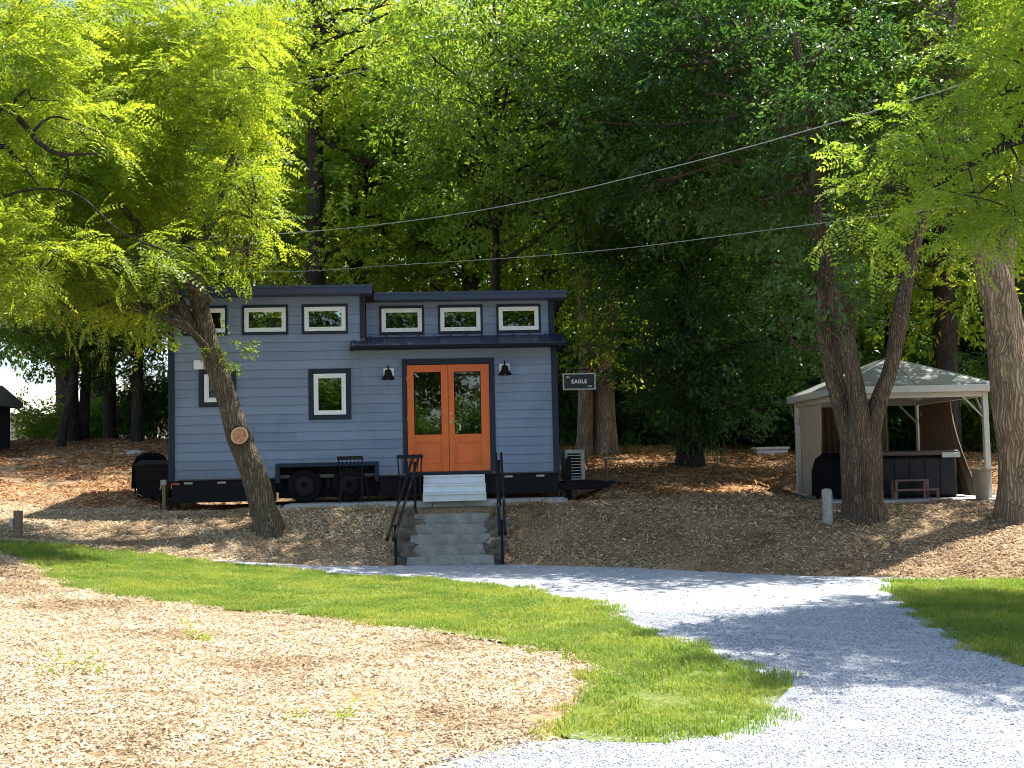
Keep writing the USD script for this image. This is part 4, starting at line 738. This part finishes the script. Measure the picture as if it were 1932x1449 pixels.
cl = [C(px, py, Yf + dy, s_, .8) for px, py, dy, s_ in ((1560, 470, .6, .55), (1590, 560, .8, .4), (1520, 560, .9, .4), (1500, 440, 1.0, .6), (1600, 650, .9, .28), (1640, 500, 1.2, .35), (1440, 360, 1.4, .7), (1560, 330, .8, .7), (1540, 640, 1.0, .25), (1480, 620, 1.3, .35), (1720, 250, -.3, .55), (1650, 180, -.2, .6), (1560, 200, .2, .65), (1740, 120, -.3, .6), (1640, 60, -.2, .65), (1500, 90, .6, .7), (1420, 220, 1.2, .7), (1330, 120, 1.6, .7), (1600, 300, .3, .5), (1690, 350, .2, .35), (1780, 200, .1, .5), (1500, 330, .8, .55), (1540, 300, -.5, .4), (1525, 420, -.45, .38), (1565, 190, -.4, .42), (1530, 520, -.4, .34), (1590, 400, -.45, .36), (1560, 80, -.4, .45), (1600, 500, -.4, .28), (1500, 230, -.3, .45), (1580, 570, -.35, .22), (1545, 600, -.35, .22))]
cl += crown_clumps(rr_, (4.9, Yf + 3.6, 8.8), (4.0, 2.2, 3.5), 50, .85)
tree('forked_tree', 'dark leafed tree with forked grey trunk standing before the gazebo', [f0, f1, f2, f3], 'bark_brown', cl, 'dark_leaf', 'broad', 52, 14, .9, sides=40, ridges=.2, rough=.14)
# --- right border tree
b = cast(1925, 975); Yt = b[1]
def AG(px, py, dy=0): return at(px, py, Yt + dy)
g0 = [(*(AG(1935, 1000) - [0, 0, .2]), 0.4350), (*AG(1926, 975), 0.3480), (*AG(1920, 900), 0.2871), (*AG(1912, 800), 0.2697), (*AG(1903, 700), 0.2610), (*AG(1890, 600), 0.2479), (*AG(1872, 520), 0.2349), (*AG(1855, 470), 0.1740), (*AG(1835, 380, .3), 0.1218), (*AG(1815, 220, .6), 0.0783), (*AG(1800, 40, .6), 0.0435)]
g1_ = [(*AG(1888, 560), 0.1740), (*AG(1895, 480, .1), 0.1566), (*AG(1915, 380, .2), 0.1305), (*AG(1950, 200, .3), 0.0870), (*AG(1960, 0, .3), 0.0522)]
rr_ = np.random.default_rng(33); cl = [C(px, py, Yt + dy, s_, .7) for px, py, dy, s_ in ((1800, 60, .8, .7), (1880, 90, .5, .6), (1740, 130, 1.0, .6), (1900, 0, .6, .7))] + crown_clumps(rr_, (8.4, Yt + 3.7, 9.8), (3.2, 2.4, 2.8), 34, .8)
tree('rough_bark_tree', 'thick tan barked trunk at the right border beside the gazebo', [g0, g1_], 'bark_tan', cl, 'mid_leaf', 'broad', 60, 15, .9, sides=44, ridges=.18, rough=.12)

# --- big dark tree with low hanging boughs
p = on(1302, 26.3); rr_ = np.random.default_rng(34)
d0 = [(*(p - [0, 0, .2]), .42), (*(p + [0, 0, .25]), .33), (*(p + [-.03, 0, 1.5]), .27), (*(p + [.1, .1, 4]), .23), (*(p + [.1, .2, 7]), .18), (*(p + [0, .2, 11]), .1), (*(p + [0, .2, 14]), .05)]
cl = [C(px, py, 25.6 + dy, s_, .8) for px, py, dy, s_ in ((1240, 720, 0, .8), (1330, 740, -.3, .8), (1410, 760, -.3, .55), (1210, 640, 0, .85), (1300, 640, -.6, .9), (1400, 660, -.4, .85), (1470, 690, 0, .5), (1260, 560, -.4, .9), (1360, 560, -.8, .9), (1460, 580, -.3, .8), (1430, 800, -.2, .25), (1350, 790, -.2, .4), (1500, 640, .3, .45), (1270, 770, -.4, .5), (1330, 800, -.5, .36), (1240, 790, -.2, .36), (1300, 740, -.6, .55), (1380, 800, -.3, .36), (1460, 760, .1, .4), (1440, 640, -.4, .7), (1520, 700, .4, .4), (1180, 690, .1, .45), (1340, 680, -.8, .7), (1170, 560, .3, .6), (1200, 480, .2, .8), (1290, 470, -.6, .9), (1390, 460, -.8, .9), (1490, 480, -.2, .8), (1150, 400, .3, .8))]
cl += crown_clumps(rr_, (p[0] + .2, p[1] - .3, 9.4), (3.5, 3.0, 5.6), 62, .95)
tree('dark_tree', 'large dark green tree with boughs hanging nearly to the mulch', [d0], 'bark_dark', cl, 'dark_leaf', 'broad', 46, 16, 1.0, sides=14)
# --- twin tan trunks behind the house corner
p = on(1120, 30.0); rr_ = np.random.default_rng(35); q1, q2 = on(1104, 29.8), on(1140, 30.0)
e1 = [(*(q1 - [0, 0, .2]), .30), (*(q1 + [0, 0, .2]), .24), (*(q1 + [.06, 0, 2.0]), .17), (*(q1 + [.05, 0, 4.5]), .15), (*(q1 + [-.4, .2, 9]), .08)]
e2 = [(*(q2 - [0, 0, .2]), .46), (*(q2 + [0, 0, .25]), .36), (*(q2 + [.0, 0, 2.0]), .27), (*(q2 + [-.25, 0, 3.2]), .26), (*(q2 + [-.5, 0, 5.5]), .2), (*(q2 + [-.3, 0, 10]), .1)]
e3 = [(*(q2 + [.0, 0, 1.6]), .22), (*(q2 + [.22, 0, 3.0]), .18), (*(q2 + [.5, .1, 5.5]), .14), (*(q2 + [.8, .2, 9]), .06)]
cl = [C(px, py, 29.0 + dy, s_, .75) for px, py, dy, s_ in ((1100, 640, 0, .55), (1150, 650, -.3, .5), (1190, 690, -.2, .4), (1210, 640, .2, .5), (1090, 560, .2, .7), (1170, 590, .2, .6), (1120, 700, -.3, .3), (1160, 710, -.1, .3), (1095, 600, -.8, .5), (1140, 580, -.9, .5), (1110, 660, -.8, .4), (1175, 640, -.9, .42), (1090, 520, -.7, .5), (1205, 700, -.8, .34), (1145, 690, -.9, .3))]
cl += crown_clumps(rr_, (p[0] + .2, 30, 10.5), (3.2, 3.0, 5.2), 46, 1.0)
tree('twin_trunk_tree', 'tan twin trunked tree behind the right end of the house', [e1, e2, e3], 'bark_tan', cl, 'light_leaf', 'broad', 26, 17, 1.0, sides=16, ridges=.14)
# --- tree whose crown hangs over the house
rr_ = np.random.default_rng(36); p = on(935, 25.6)
h0 = [(*(p - [0, 0, .2]), .2), (*(p + [0, 0, 1]), .14), (*at(936, 420, 25.6), .085), (*at(934, 260, 25.6), .07), (*at(935, 120, 25.6), .05), (*at(930, -60, 25.6), .03)]
h1 = [(*at(935, 235, 25.6), .07), (*at(915, 200, 25.5), .05), (*at(880, 165, 25.3), .02)]
cl = crown_clumps(rr_, (.5, 23.4, 9.2), (3.4, 2.9, 3.2), 52, .85)
tree('slender_tree', 'slender dark trunked tree rising behind the roof of the house', [h0, h1], 'bark_dark', cl, 'mid_leaf', 'broad', 30, 18, .95)
# --- straight dark trunk behind the left roof
p = on(595, 31); rr_ = np.random.default_rng(37)
k0 = [(*(p - [0, 0, .2]), .34), (*at(594, 700, 31), .26), (*at(597, 420, 31), .24), (*at(594, 200, 31), .19), (*at(598, 60, 31), .13), (*at(600, -150, 31), .06)]
k1 = [(*at(600, 250, 31), .10), (*at(630, 275, 31), .09), (*at(685, 303, 31), .07), (*at(740, 300, 31), .03)]
cl = crown_clumps(rr_, (at(640, 60, 31)), (3.6, 3.2, 3.0), 36, 1.0) + [C(560, 500, 30.5, .6), C(640, 470, 30, .7), C(700, 440, 30.4, .6), C(760, 500, 30.6, .6), C(600, 530, 30, .5), C(690, 510, 30, .6)]
tree('straight_trunk_tree', 'tree with straight bare dark trunk behind the left roof', [k0, k1], 'bark_dark', cl, 'bright_leaf', 'broad', 26, 19, 1.0)

# --- trunks at the left, beyond the mulch
for i, (px, Y, rad, lab, ln) in enumerate(((118, 31.5, .12, 'slim leaning dark trunk tree left of the paired trunks', .35), (137, 33, .2, 'left one of the paired dark trunks beyond the mulch', -.05), (158, 33.4, .16, 'right one of the paired dark trunks beyond the mulch', .08), (207, 34, .19, 'dark straight trunk tree midway between paired trunks and house', 0.0), (259, 33, .17, 'dark trunk tree nearest the left end of the house', .03))):
    p = on(px, Y); rr_ = np.random.default_rng(50 + i)
    s = [(*(p - [0, 0, .2]), rad * 1.3), (*(p + [0, 0, .4]), rad), (*(p + [ln, 0, 2.4]), rad * .85), (*(p + [ln * 1.3, 0, 5]), rad * .7), (*(p + [ln * 1.4, 0, 9]), rad * .3)]
    cl = crown_clumps(rr_, p + [ln, 0, 6.9], (2.6, 2.2, 4.6), 34, .85)
    cl += [C(px + a, py, Y - .3, s_, .8) for a, py, s_ in ((-70, 640, .75), (-20, 660, .7), (30, 630, .75), (-45, 590, .8), (10, 585, .8), (-95, 600, .7), (55, 690, .35), (-30, 705, .3))]
    tree('dark_trunk_tree', lab, [s], 'bark_dark', cl, 'dark_leaf' if i % 2 else 'mid_leaf', 'broad', 34, 60 + i, 1.0, group='dark trunks beyond the mulch on the left')

# --- the wood behind: every tree its own
wood = [(-16.5, 36, 14, 3.6, 'mid_leaf', 13, 3.4), (-9.0, 35.5, 14, 3.4, 'light_leaf', 14, 3.9), (-13.5, 38, 13, 3.8, 'mid_leaf', 0, 3.6), (-9.5, 41, 15, 4.0, 'light_leaf', 1, 5.2), (-6.0, 36.5, 15, 3.6, 'bright_leaf', 2, 3.6), (-2.4, 39, 17, 4.0, 'bright_leaf', 3, 2.6), (1.2, 36.5, 16, 3.8, 'mid_leaf', 4, 2.6), (5.0, 38.5, 17, 4.2, 'dark_leaf', 5, 2.4), (8.8, 35.5, 16, 4.0, 'mid_leaf', 6, 2.2), (12.5, 38, 17, 4.2, 'mid_leaf', 7, 2.2), (10.6, 28.5, 14, 3.4, 'bright_leaf', 8, 2.4), (7.0, 34.5, 15, 3.2, 'mid_leaf', 9, 2.3), (-4.4, 32.5, 12, 3.0, 'light_leaf', 10, 2.8), (-1.0, 32.5, 13, 3.0, 'light_leaf', 11, 2.6), (15.5, 33, 15, 3.8, 'dark_leaf', 12, 2.2)]
wl = ['broad mid green tree far left beyond the shed', 'tall pale green tree above the paired trunks', 'tall pale green tree behind the left end of the roof', 'tall yellow green tree at the top of the picture left of centre', 'tall mid green tree behind the middle of the house', 'tall dark tree behind the low hanging boughs', 'mid green tree filling the gap left of the gazebo roof', 'tall mid green tree far behind the gazebo', 'pale sunlit tree just behind the gazebo roof', 'mid green tree between the low boughs and the gazebo', 'bushy light green tree close behind the left roof', 'bushy light green tree close behind the lower roof', 'dark tree behind the right border trunk', 'mid green tree beyond the left border', 'pale tree rising above the shrub gap at the left']
for X, Y, H, rad, lm, i, lo in wood:
    b0 = np.array([X, Y, g1(X, Y)]); rr_ = np.random.default_rng(100 + i); dx = rr_.uniform(-.4, .4)
    s = [(*(b0 - [0, 0, .2]), .42), (*(b0 + [0, 0, .4]), .32), (*(b0 + [dx * .4, 0, H * .4]), .25), (*(b0 + [dx, 0, H * .75]), .14), (*(b0 + [dx, 0, H * .97]), .04)]
    zc = b0[2] + (H + lo) / 2
    cl = crown_clumps(rr_, (X + dx * .5, Y, zc), (rad, rad * .85, (H - lo) / 2), 52, 1.15, .35)
    tree('woodland_tree', wl[i], [s], 'bark_dark', cl, lm, 'large', {'bright_leaf': 12, 'light_leaf': 14, 'mid_leaf': 14}.get(lm, 17), 200 + i, 1.0, sides=9, group='trees of the wood behind the house')
far = [(-20, 52), (-13, 56), (-6.5, 50), (0, 54), (6.5, 50), (13, 54), (19.5, 50), (26, 56), (-27, 58), (22, 40)]
fl = ['far tree of the wood beyond the left border', 'far tree of the wood above the shed', 'far tree of the wood above the left roof end', 'far tree of the wood above the roof step', 'far tree of the wood above the orange doors', 'far tree of the wood above the hanging sign', 'far tree of the wood above the pale lidded box', 'far tree of the wood above the gazebo', 'farthest tree of the wood at the left', 'far tree of the wood behind the right border trunk']
for i, (X, Y) in enumerate(far):
    b0 = np.array([X, Y, g1(X, Y)]); rr_ = np.random.default_rng(300 + i); H = 19 + rr_.uniform(-2, 3); lo = 2.5 if X > -8 else 3.4
    s = [(*(b0 - [0, 0, .2]), .45), (*(b0 + [0, 0, H * .45]), .28), (*(b0 + [.3, 0, H * .95]), .05)]
    cl = crown_clumps(rr_, (X, Y, b0[2] + (H + lo) / 2), (4.4, 3.6, (H - lo) / 2), 52, 1.5, .3)
    tree('woodland_tree', fl[i], [s], 'bark_dark', cl, ['mid_leaf', 'light_leaf', 'dark_leaf'][i % 3], 'large', 11, 400 + i, 1.25, sides=8, group='far trees of the wood')
# --- trees behind the photographer, mirrored in the window panes
for i, (X, Y, H, rad) in enumerate(((-9, -20, 16, 4.4), (-1, -24, 18, 4.8), (7, -21, 15, 4.2), (14, -18, 17, 4.4), (-17, -16, 16, 4.4))):
    b0 = np.array([X, Y, g1(X, Y)]); rr_ = np.random.default_rng(500 + i)
    s = [(*(b0 - [0, 0, .2]), .4), (*(b0 + [0, 0, H * .45]), .26), (*(b0 + [.3, 0, H * .95]), .05)]
    cl = crown_clumps(rr_, (X, Y, b0[2] + H * .58), (rad, rad * .85, H * .42), 52, 1.5, .35)
    tree('woodland_tree', ['first', 'tallest', 'lowest', 'broad', 'round crowned'][i] + ' tree behind the viewpoint, mirrored in the window panes', [s], 'bark_dark', cl, 'mid_leaf', 'large', 14, 600 + i, 1.3, sides=8)

# --- shrubs: hedge on the left, undergrowth in the dark wood
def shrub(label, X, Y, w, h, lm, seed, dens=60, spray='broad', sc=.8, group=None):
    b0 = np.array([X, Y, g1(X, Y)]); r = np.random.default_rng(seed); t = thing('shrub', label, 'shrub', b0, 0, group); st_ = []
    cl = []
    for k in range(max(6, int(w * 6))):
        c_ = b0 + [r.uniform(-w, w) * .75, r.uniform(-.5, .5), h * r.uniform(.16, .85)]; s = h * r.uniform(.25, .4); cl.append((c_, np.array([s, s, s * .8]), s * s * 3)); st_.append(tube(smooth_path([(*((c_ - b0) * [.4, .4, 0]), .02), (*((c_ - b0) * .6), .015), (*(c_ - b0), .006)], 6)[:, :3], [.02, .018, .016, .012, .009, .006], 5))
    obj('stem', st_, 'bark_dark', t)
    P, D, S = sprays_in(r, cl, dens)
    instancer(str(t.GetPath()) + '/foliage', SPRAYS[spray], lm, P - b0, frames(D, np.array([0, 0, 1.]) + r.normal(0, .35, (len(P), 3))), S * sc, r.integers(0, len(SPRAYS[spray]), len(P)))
for i, (px, Y, w, h, lm, lab) in enumerate(((70, 36, 1.2, 1.1, 'light_leaf', 'sunlit green shrub right of the shed'), (130, 36.5, 1.3, 1.2, 'mid_leaf', 'low green shrub behind the paired trunks'), (185, 36.5, 1.0, 1.2, 'light_leaf', 'sunlit shrub between the paired trunks and the straight trunk'), (235, 36, 1.0, 1.5, 'mid_leaf', 'green shrub between the two trunks nearest the house'), (295, 35, 1.2, 2.0, 'dark_leaf', 'dark shrub against the left end of the house'),
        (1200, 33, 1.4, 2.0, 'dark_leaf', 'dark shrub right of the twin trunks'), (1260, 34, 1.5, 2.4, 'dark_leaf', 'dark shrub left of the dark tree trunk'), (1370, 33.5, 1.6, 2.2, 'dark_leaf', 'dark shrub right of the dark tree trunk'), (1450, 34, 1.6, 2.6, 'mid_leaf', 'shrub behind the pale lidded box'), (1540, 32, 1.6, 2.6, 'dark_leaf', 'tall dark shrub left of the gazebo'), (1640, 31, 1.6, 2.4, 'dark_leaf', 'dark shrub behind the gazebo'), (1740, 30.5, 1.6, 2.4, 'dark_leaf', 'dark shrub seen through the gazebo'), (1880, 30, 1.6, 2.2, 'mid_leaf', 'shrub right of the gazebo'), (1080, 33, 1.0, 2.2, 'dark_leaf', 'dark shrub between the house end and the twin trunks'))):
    p = at(px, 860, Y); shrub(lab, p[0], Y, w, h, lm, 700 + i, group='undergrowth at the edge of the wood')

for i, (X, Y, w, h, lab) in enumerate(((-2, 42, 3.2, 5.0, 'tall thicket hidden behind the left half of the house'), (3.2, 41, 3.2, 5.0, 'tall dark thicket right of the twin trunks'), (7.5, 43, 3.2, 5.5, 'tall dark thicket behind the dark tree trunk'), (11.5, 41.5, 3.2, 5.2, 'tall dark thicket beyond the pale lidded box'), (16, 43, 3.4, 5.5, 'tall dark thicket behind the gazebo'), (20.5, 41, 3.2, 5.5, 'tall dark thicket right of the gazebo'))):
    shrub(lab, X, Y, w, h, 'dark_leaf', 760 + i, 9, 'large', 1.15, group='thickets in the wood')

for i, (X, lab) in enumerate(((-13, 'leftmost tall bush of the row behind the viewpoint'), (-7.5, 'second tall bush from the left behind the viewpoint'), (-2, 'third tall bush from the left behind the viewpoint'), (3.5, 'tall bush behind the viewpoint mirrored in the door panes'), (9, 'rightmost tall bush of the row behind the viewpoint'))):
    shrub(lab, X, -16.5, 3.6, 4.2, 'mid_leaf', 780 + i, 10, 'large', 1.15, group='tall bushes behind the viewpoint')

# ------------------------------------------------------------------ overhead cables
def cable(label, pts, r_, sag=0):
    p = smooth_path([(*q_, 0) for q_ in pts], 40)[:, :3]; b0 = p[0]
    t = setdata(obj('overhead_cable', tube(p, r_, 6), 'cable', smooth=True), label, 'cable')
cable('upper thick overhead cable sweeping down from the right over the wood', [at(-150, 452, 24.5), at(300, 450, 23), at(570, 438, 22), at(800, 413, 21), at(1000, 379, 20), at(1200, 332, 19), at(1380, 286, 17.6), at(1620, 218, 16), at(1844, 150, 14.6), at(2150, 40, 13)], .008)
cable('lower thin overhead cable passing just above the roof of the house', [at(-150, 520, 24.5), at(300, 514, 23.5), at(560, 512, 22.6), at(750, 500, 21.8), at(1000, 484, 20.6), at(1200, 466, 19.4), at(1380, 443, 18), at(1620, 412, 16.4), at(1820, 388, 15), at(2150, 350, 13)], .0055)
cable('faint high overhead cable crossing the top of the picture', [at(300, 200, 27), at(690, 134, 25), at(860, 98, 24), at(1000, 60, 23), at(1157, 6, 22), at(1350, -70, 20)], .0045)

# ------------------------------------------------------------------ ground cover: chips, grass, gravel
def chip_patch(seed, n, size, l0, l1):
    r = np.random.default_rng(seed); c_ = r.uniform(-size / 2, size / 2, (n, 2)); a = r.uniform(0, 2 * np.pi, n); ln = r.uniform(l0, l1, n) ; wd = ln * r.uniform(.09, .3, n)
    d = np.column_stack([np.cos(a), np.sin(a), r.normal(0, .28, n)]); s = np.column_stack([-np.sin(a), np.cos(a), r.normal(0, .35, n)])
    z = r.uniform(.003, .022, n); b = np.column_stack([c_, z]); dn = np.cross(d, s) * (ln * .12)[:, None]
    A, B = d * ln[:, None] / 2, s * wd[:, None] / 2
    v = np.stack([b - A - B * .7, b - A + B * .6, b + B + dn, b - B * 1.1 + dn, b + A + B * .5, b + A - B * .8], 1).reshape(-1, 3); k = np.arange(n)[:, None] * 6
    f = np.vstack([k + [0, 2, 1], k + [0, 3, 2], k + [3, 4, 2], k + [3, 5, 4]])
    return trimesh.Trimesh(v, f, process=False)
def blade_patch(seed, n, size, h0, h1, w):
    r = np.random.default_rng(seed); c_ = r.uniform(-size / 2, size / 2, (n, 2)); a = r.uniform(0, 2 * np.pi, n); h = r.uniform(h0, h1, n); lean = r.uniform(.1, .8, n)
    d = np.column_stack([np.cos(a), np.sin(a), 0 * a]); s = np.column_stack([-np.sin(a), np.cos(a), 0 * a]) * w / 2; b = np.column_stack([c_, 0 * a - .005])
    m = b + d * (lean * h * .3)[:, None] + [0, 0, 1] * (h * .6)[:, None]; t = b + d * (lean * h * .95)[:, None] + [0, 0, 1] * (h * (1 - .35 * lean))[:, None]
    v = np.stack([b - s, b + s, m - s * .8, m + s * .8, t], 1).reshape(-1, 3); k = np.arange(n)[:, None] * 5
    return trimesh.Trimesh(v, np.vstack([k + [0, 1, 3], k + [0, 3, 2], k + [2, 3, 4]]), process=False)
def stone_patch(seed, n, size, r0, r1):
    r = np.random.default_rng(seed); o_ = trimesh.creation.icosahedron(); V, Fs = [], []
    for k in range(n):
        s = r.uniform(r0, r1) * np.array([1, r.uniform(.6, 1), r.uniform(.45, .8)]); R3 = trimesh.transformations.random_rotation_matrix(r.random(3))[:3, :3]
        V.append((o_.vertices * (1 + r.normal(0, .12, (12, 1)))) @ R3.T * s.max() * np.array([1, 1, .7]) + [*r.uniform(-size / 2, size / 2, 2), s[2] * .3]); Fs.append(o_.faces + 12 * k)
    return trimesh.Trimesh(np.vstack(V), np.vstack(Fs), process=False)
def scatter(poly_test, x0, x1, y0, y1, step, seed, fade=None):
    r = np.random.default_rng(seed); X, Y = np.meshgrid(np.arange(x0, x1, step), np.arange(y0, y1, step)); P = np.column_stack([X.ravel(), Y.ravel()]) + r.uniform(-.35, .35, (X.size, 2)) * step
    ok = poly_test(P)
    # keep what the picture can see, with a margin
    z = ground(P[:, 0], P[:, 1]); d = np.column_stack([P, z]) - EYE; w = d @ F_; px, py = PW / 2 + FPX * (d @ R_) / np.maximum(w, .1), PH / 2 - FPX * (d @ U_) / np.maximum(w, .1)
    ok &= (w > 1) & (px > -220) & (px < PW + 220) & (py < PH + 260)
    return P[ok], r
def lay(name, label, cat, protos, m, P, r, dz=0.0, s0=.9, s1=1.1):
    e = .08; x, y = P[:, 0], P[:, 1]; z = ground(x, y); nrm = np.column_stack([-(ground(x + e, y) - ground(x - e, y)) / (2 * e), -(ground(x, y + e) - ground(x, y - e)) / (2 * e), np.ones(len(P))]); nrm /= np.linalg.norm(nrm, axis=1, keepdims=True)
    a = r.uniform(0, 2 * np.pi, len(P)); xx = np.column_stack([np.cos(a), np.sin(a), 0 * a]); xx -= nrm * (xx * nrm).sum(1, keepdims=True)
    instancer(numbered('/World', name), protos, m, np.column_stack([P, z + dz]), frames(xx, nrm), r.uniform(s0, s1, len(P)), r.integers(0, len(protos), len(P)), label, cat)
def has(poly): return lambda P: shapely.contains(poly, shapely.points(P))
solid = unary_union([LAWN, LAWN2, DRIVE]); shapely.prepare(solid)
steps_zone = sbox(STEP_X[0] - .05, STEP_Y0 - .3, STEP_X[1] + .05, 20.9)
house_zone = Polygon([hw(-4.1, -.8)[:2], hw(1.0, -.8)[:2], hw(1.0, .3)[:2], hw(-4.1, .3)[:2]]); gaz_zone = sbox(gx0 - .35, gy0 - .25, gx1 + .9, gy1 + .2)
block = unary_union([solid, steps_zone, house_zone, gaz_zone]); shapely.prepare(block)
free = lambda P: ~shapely.contains(block, shapely.points(P))
E_ = lambda P: np.interp(P[:, 0], EX, EY)
P, r = scatter(lambda P: free(P) & (P[:, 1] < E_(P) + .2), -8, 3, 5.2, 18, .42, 901)
lay('wood_chips', 'pale tan wood chip mulch of the sunny bed in the foreground', 'mulch', [chip_patch(k, 900, .56, .010, .047) for k in range(6)], 'wood_chip', P, r)
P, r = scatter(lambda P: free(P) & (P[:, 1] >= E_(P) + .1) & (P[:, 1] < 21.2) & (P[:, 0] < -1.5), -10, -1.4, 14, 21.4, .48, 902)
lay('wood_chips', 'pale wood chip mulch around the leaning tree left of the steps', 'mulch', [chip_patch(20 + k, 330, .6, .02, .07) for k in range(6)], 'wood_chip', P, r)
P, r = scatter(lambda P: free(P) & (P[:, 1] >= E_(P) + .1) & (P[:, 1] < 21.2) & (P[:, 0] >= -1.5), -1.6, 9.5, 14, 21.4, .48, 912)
lay('wood_chips', 'brown wood chip mulch darkened for shade on the bank between the steps and the gazebo', 'mulch', [chip_patch(26 + k, 310, .6, .022, .075) for k in range(6)], 'wood_chip_bank_shade', P, r)
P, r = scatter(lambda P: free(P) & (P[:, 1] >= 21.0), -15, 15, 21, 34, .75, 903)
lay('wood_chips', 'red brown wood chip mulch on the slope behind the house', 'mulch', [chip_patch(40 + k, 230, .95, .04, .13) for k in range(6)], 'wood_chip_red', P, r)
def soft(poly, seed, w=.22):
    """Inside the lawn, thinning out across its ragged edge."""
    r = np.random.default_rng(seed); b = poly.boundary; shapely.prepare(b)
    def f(P):
        p = shapely.points(P); d = shapely.distance(p, b) * np.where(shapely.contains(poly, p), 1, -1)
        k = d + .28 * (meshkit.fbm(np.column_stack([P * 1.7, 0 * P[:, 0]]), 3, seed) - .5); bare = meshkit.fbm(np.column_stack([P * 2.3, 0 * P[:, 0] + 9]), 3, seed + 1)
        return r.random(len(P)) < np.clip(.5 + k / w, 0, 1) * np.where(bare < .33, .45, 1)
    return f
GP = [blade_patch(k, 210, .26, .018, .058, .006) for k in range(4)] + [blade_patch(30 + k, 120, .24, .03, .085, .007) for k in range(2)]
P, r = scatter(soft(LAWN, 1), -9, 5, 6, 19, .17, 904)
lay('grass', 'short green grass strip curving between the mulch bed and the driveway', 'grass', GP, 'grass_blade', P, r, .012, .65, 1.25)
P, r = scatter(soft(LAWN2, 2), 2.5, 9, 8, 16, .17, 905)
lay('grass', 'short green grass right of the driveway below the bank', 'grass', [blade_patch(10 + k, 210, .26, .02, .075, .006) for k in range(6)], 'grass_blade', P, r, .012, .65, 1.25)
WEEDS = Polygon(castxy([(330, 1085), (620, 1098), (900, 1118), (1010, 1150), (980, 1195), (760, 1175), (500, 1148), (330, 1112)]))
P, r = scatter(soft(WEEDS, 3, .7), -6, 1, 9, 18, .24, 908)
lay('ground_cover', 'bright broad leafed weeds growing through the grass strip', 'weeds', [trimesh.Trimesh(np.vstack([m_.vertices @ trimesh.transformations.rotation_matrix(a, [0, 0, 1])[:3, :3].T + [0, 0, .06 + .08 * abs(math.sin(a * 3))] for a in np.arange(0, 6.2, 1.3)]), np.vstack([m_.faces + len(m_.vertices) * q_ for q_ in range(5)]), process=False) for m_ in [broad_spray(60 + k, 9, .5, .22) for k in range(3)]], 'grass_blade', P, r, .02, .10, .2)
P, r = scatter(lambda P: has(DRIVE.buffer(-.02))(P) & (P[:, 1] < 12.5), -3, 6, 5.2, 12.6, .30, 906)
lay('gravel', 'light grey gravel stones strewn over the near part of the driveway', 'gravel', [stone_patch(k, 260, .36, .003, .0075) for k in range(6)], 'gravel_stone', P, r, .014)
P, r = scatter(soft(DRIVE, 5, .35), -3, 7, 5.2, 18.4, .5, 909)
lay('gravel', 'larger pale stones lying loose along the driveway and its edges', 'gravel', [stone_patch(30 + k, 7, .5, .007, .016) for k in range(5)], 'gravel_stone', P, r, .014)
# small weeds in the mulch bed
for i, (px, py, lab, s) in enumerate(((625, 1358, 'small yellow green weed in the middle of the foreground mulch', .5), (125, 1272, 'small dry weed at the left of the foreground mulch', .4), (365, 1208, 'tiny weed in the mulch near the grass strip', .28))):
    p = cast(px, py); t = thing('weed', lab, 'weed', p); r = np.random.default_rng(800 + i); P, D, S = sprays_in(r, [(np.array([0, 0, .05]), np.array([.16, .12, .05]) * s * 2, 1)], 10)
    obj('stem', [cyl((0, 0, -.02), q_, .003, 5) for q_ in P[:6]], 'brown_wood', t)
    instancer(str(t.GetPath()) + '/foliage', SPRAYS['broad'][:2], 'locust_leaf_fresh', P, frames(D, np.array([0, 0, 1.]) + r.normal(0, .3, (len(P), 3))), S * .22, r.integers(0, 2, len(P)))
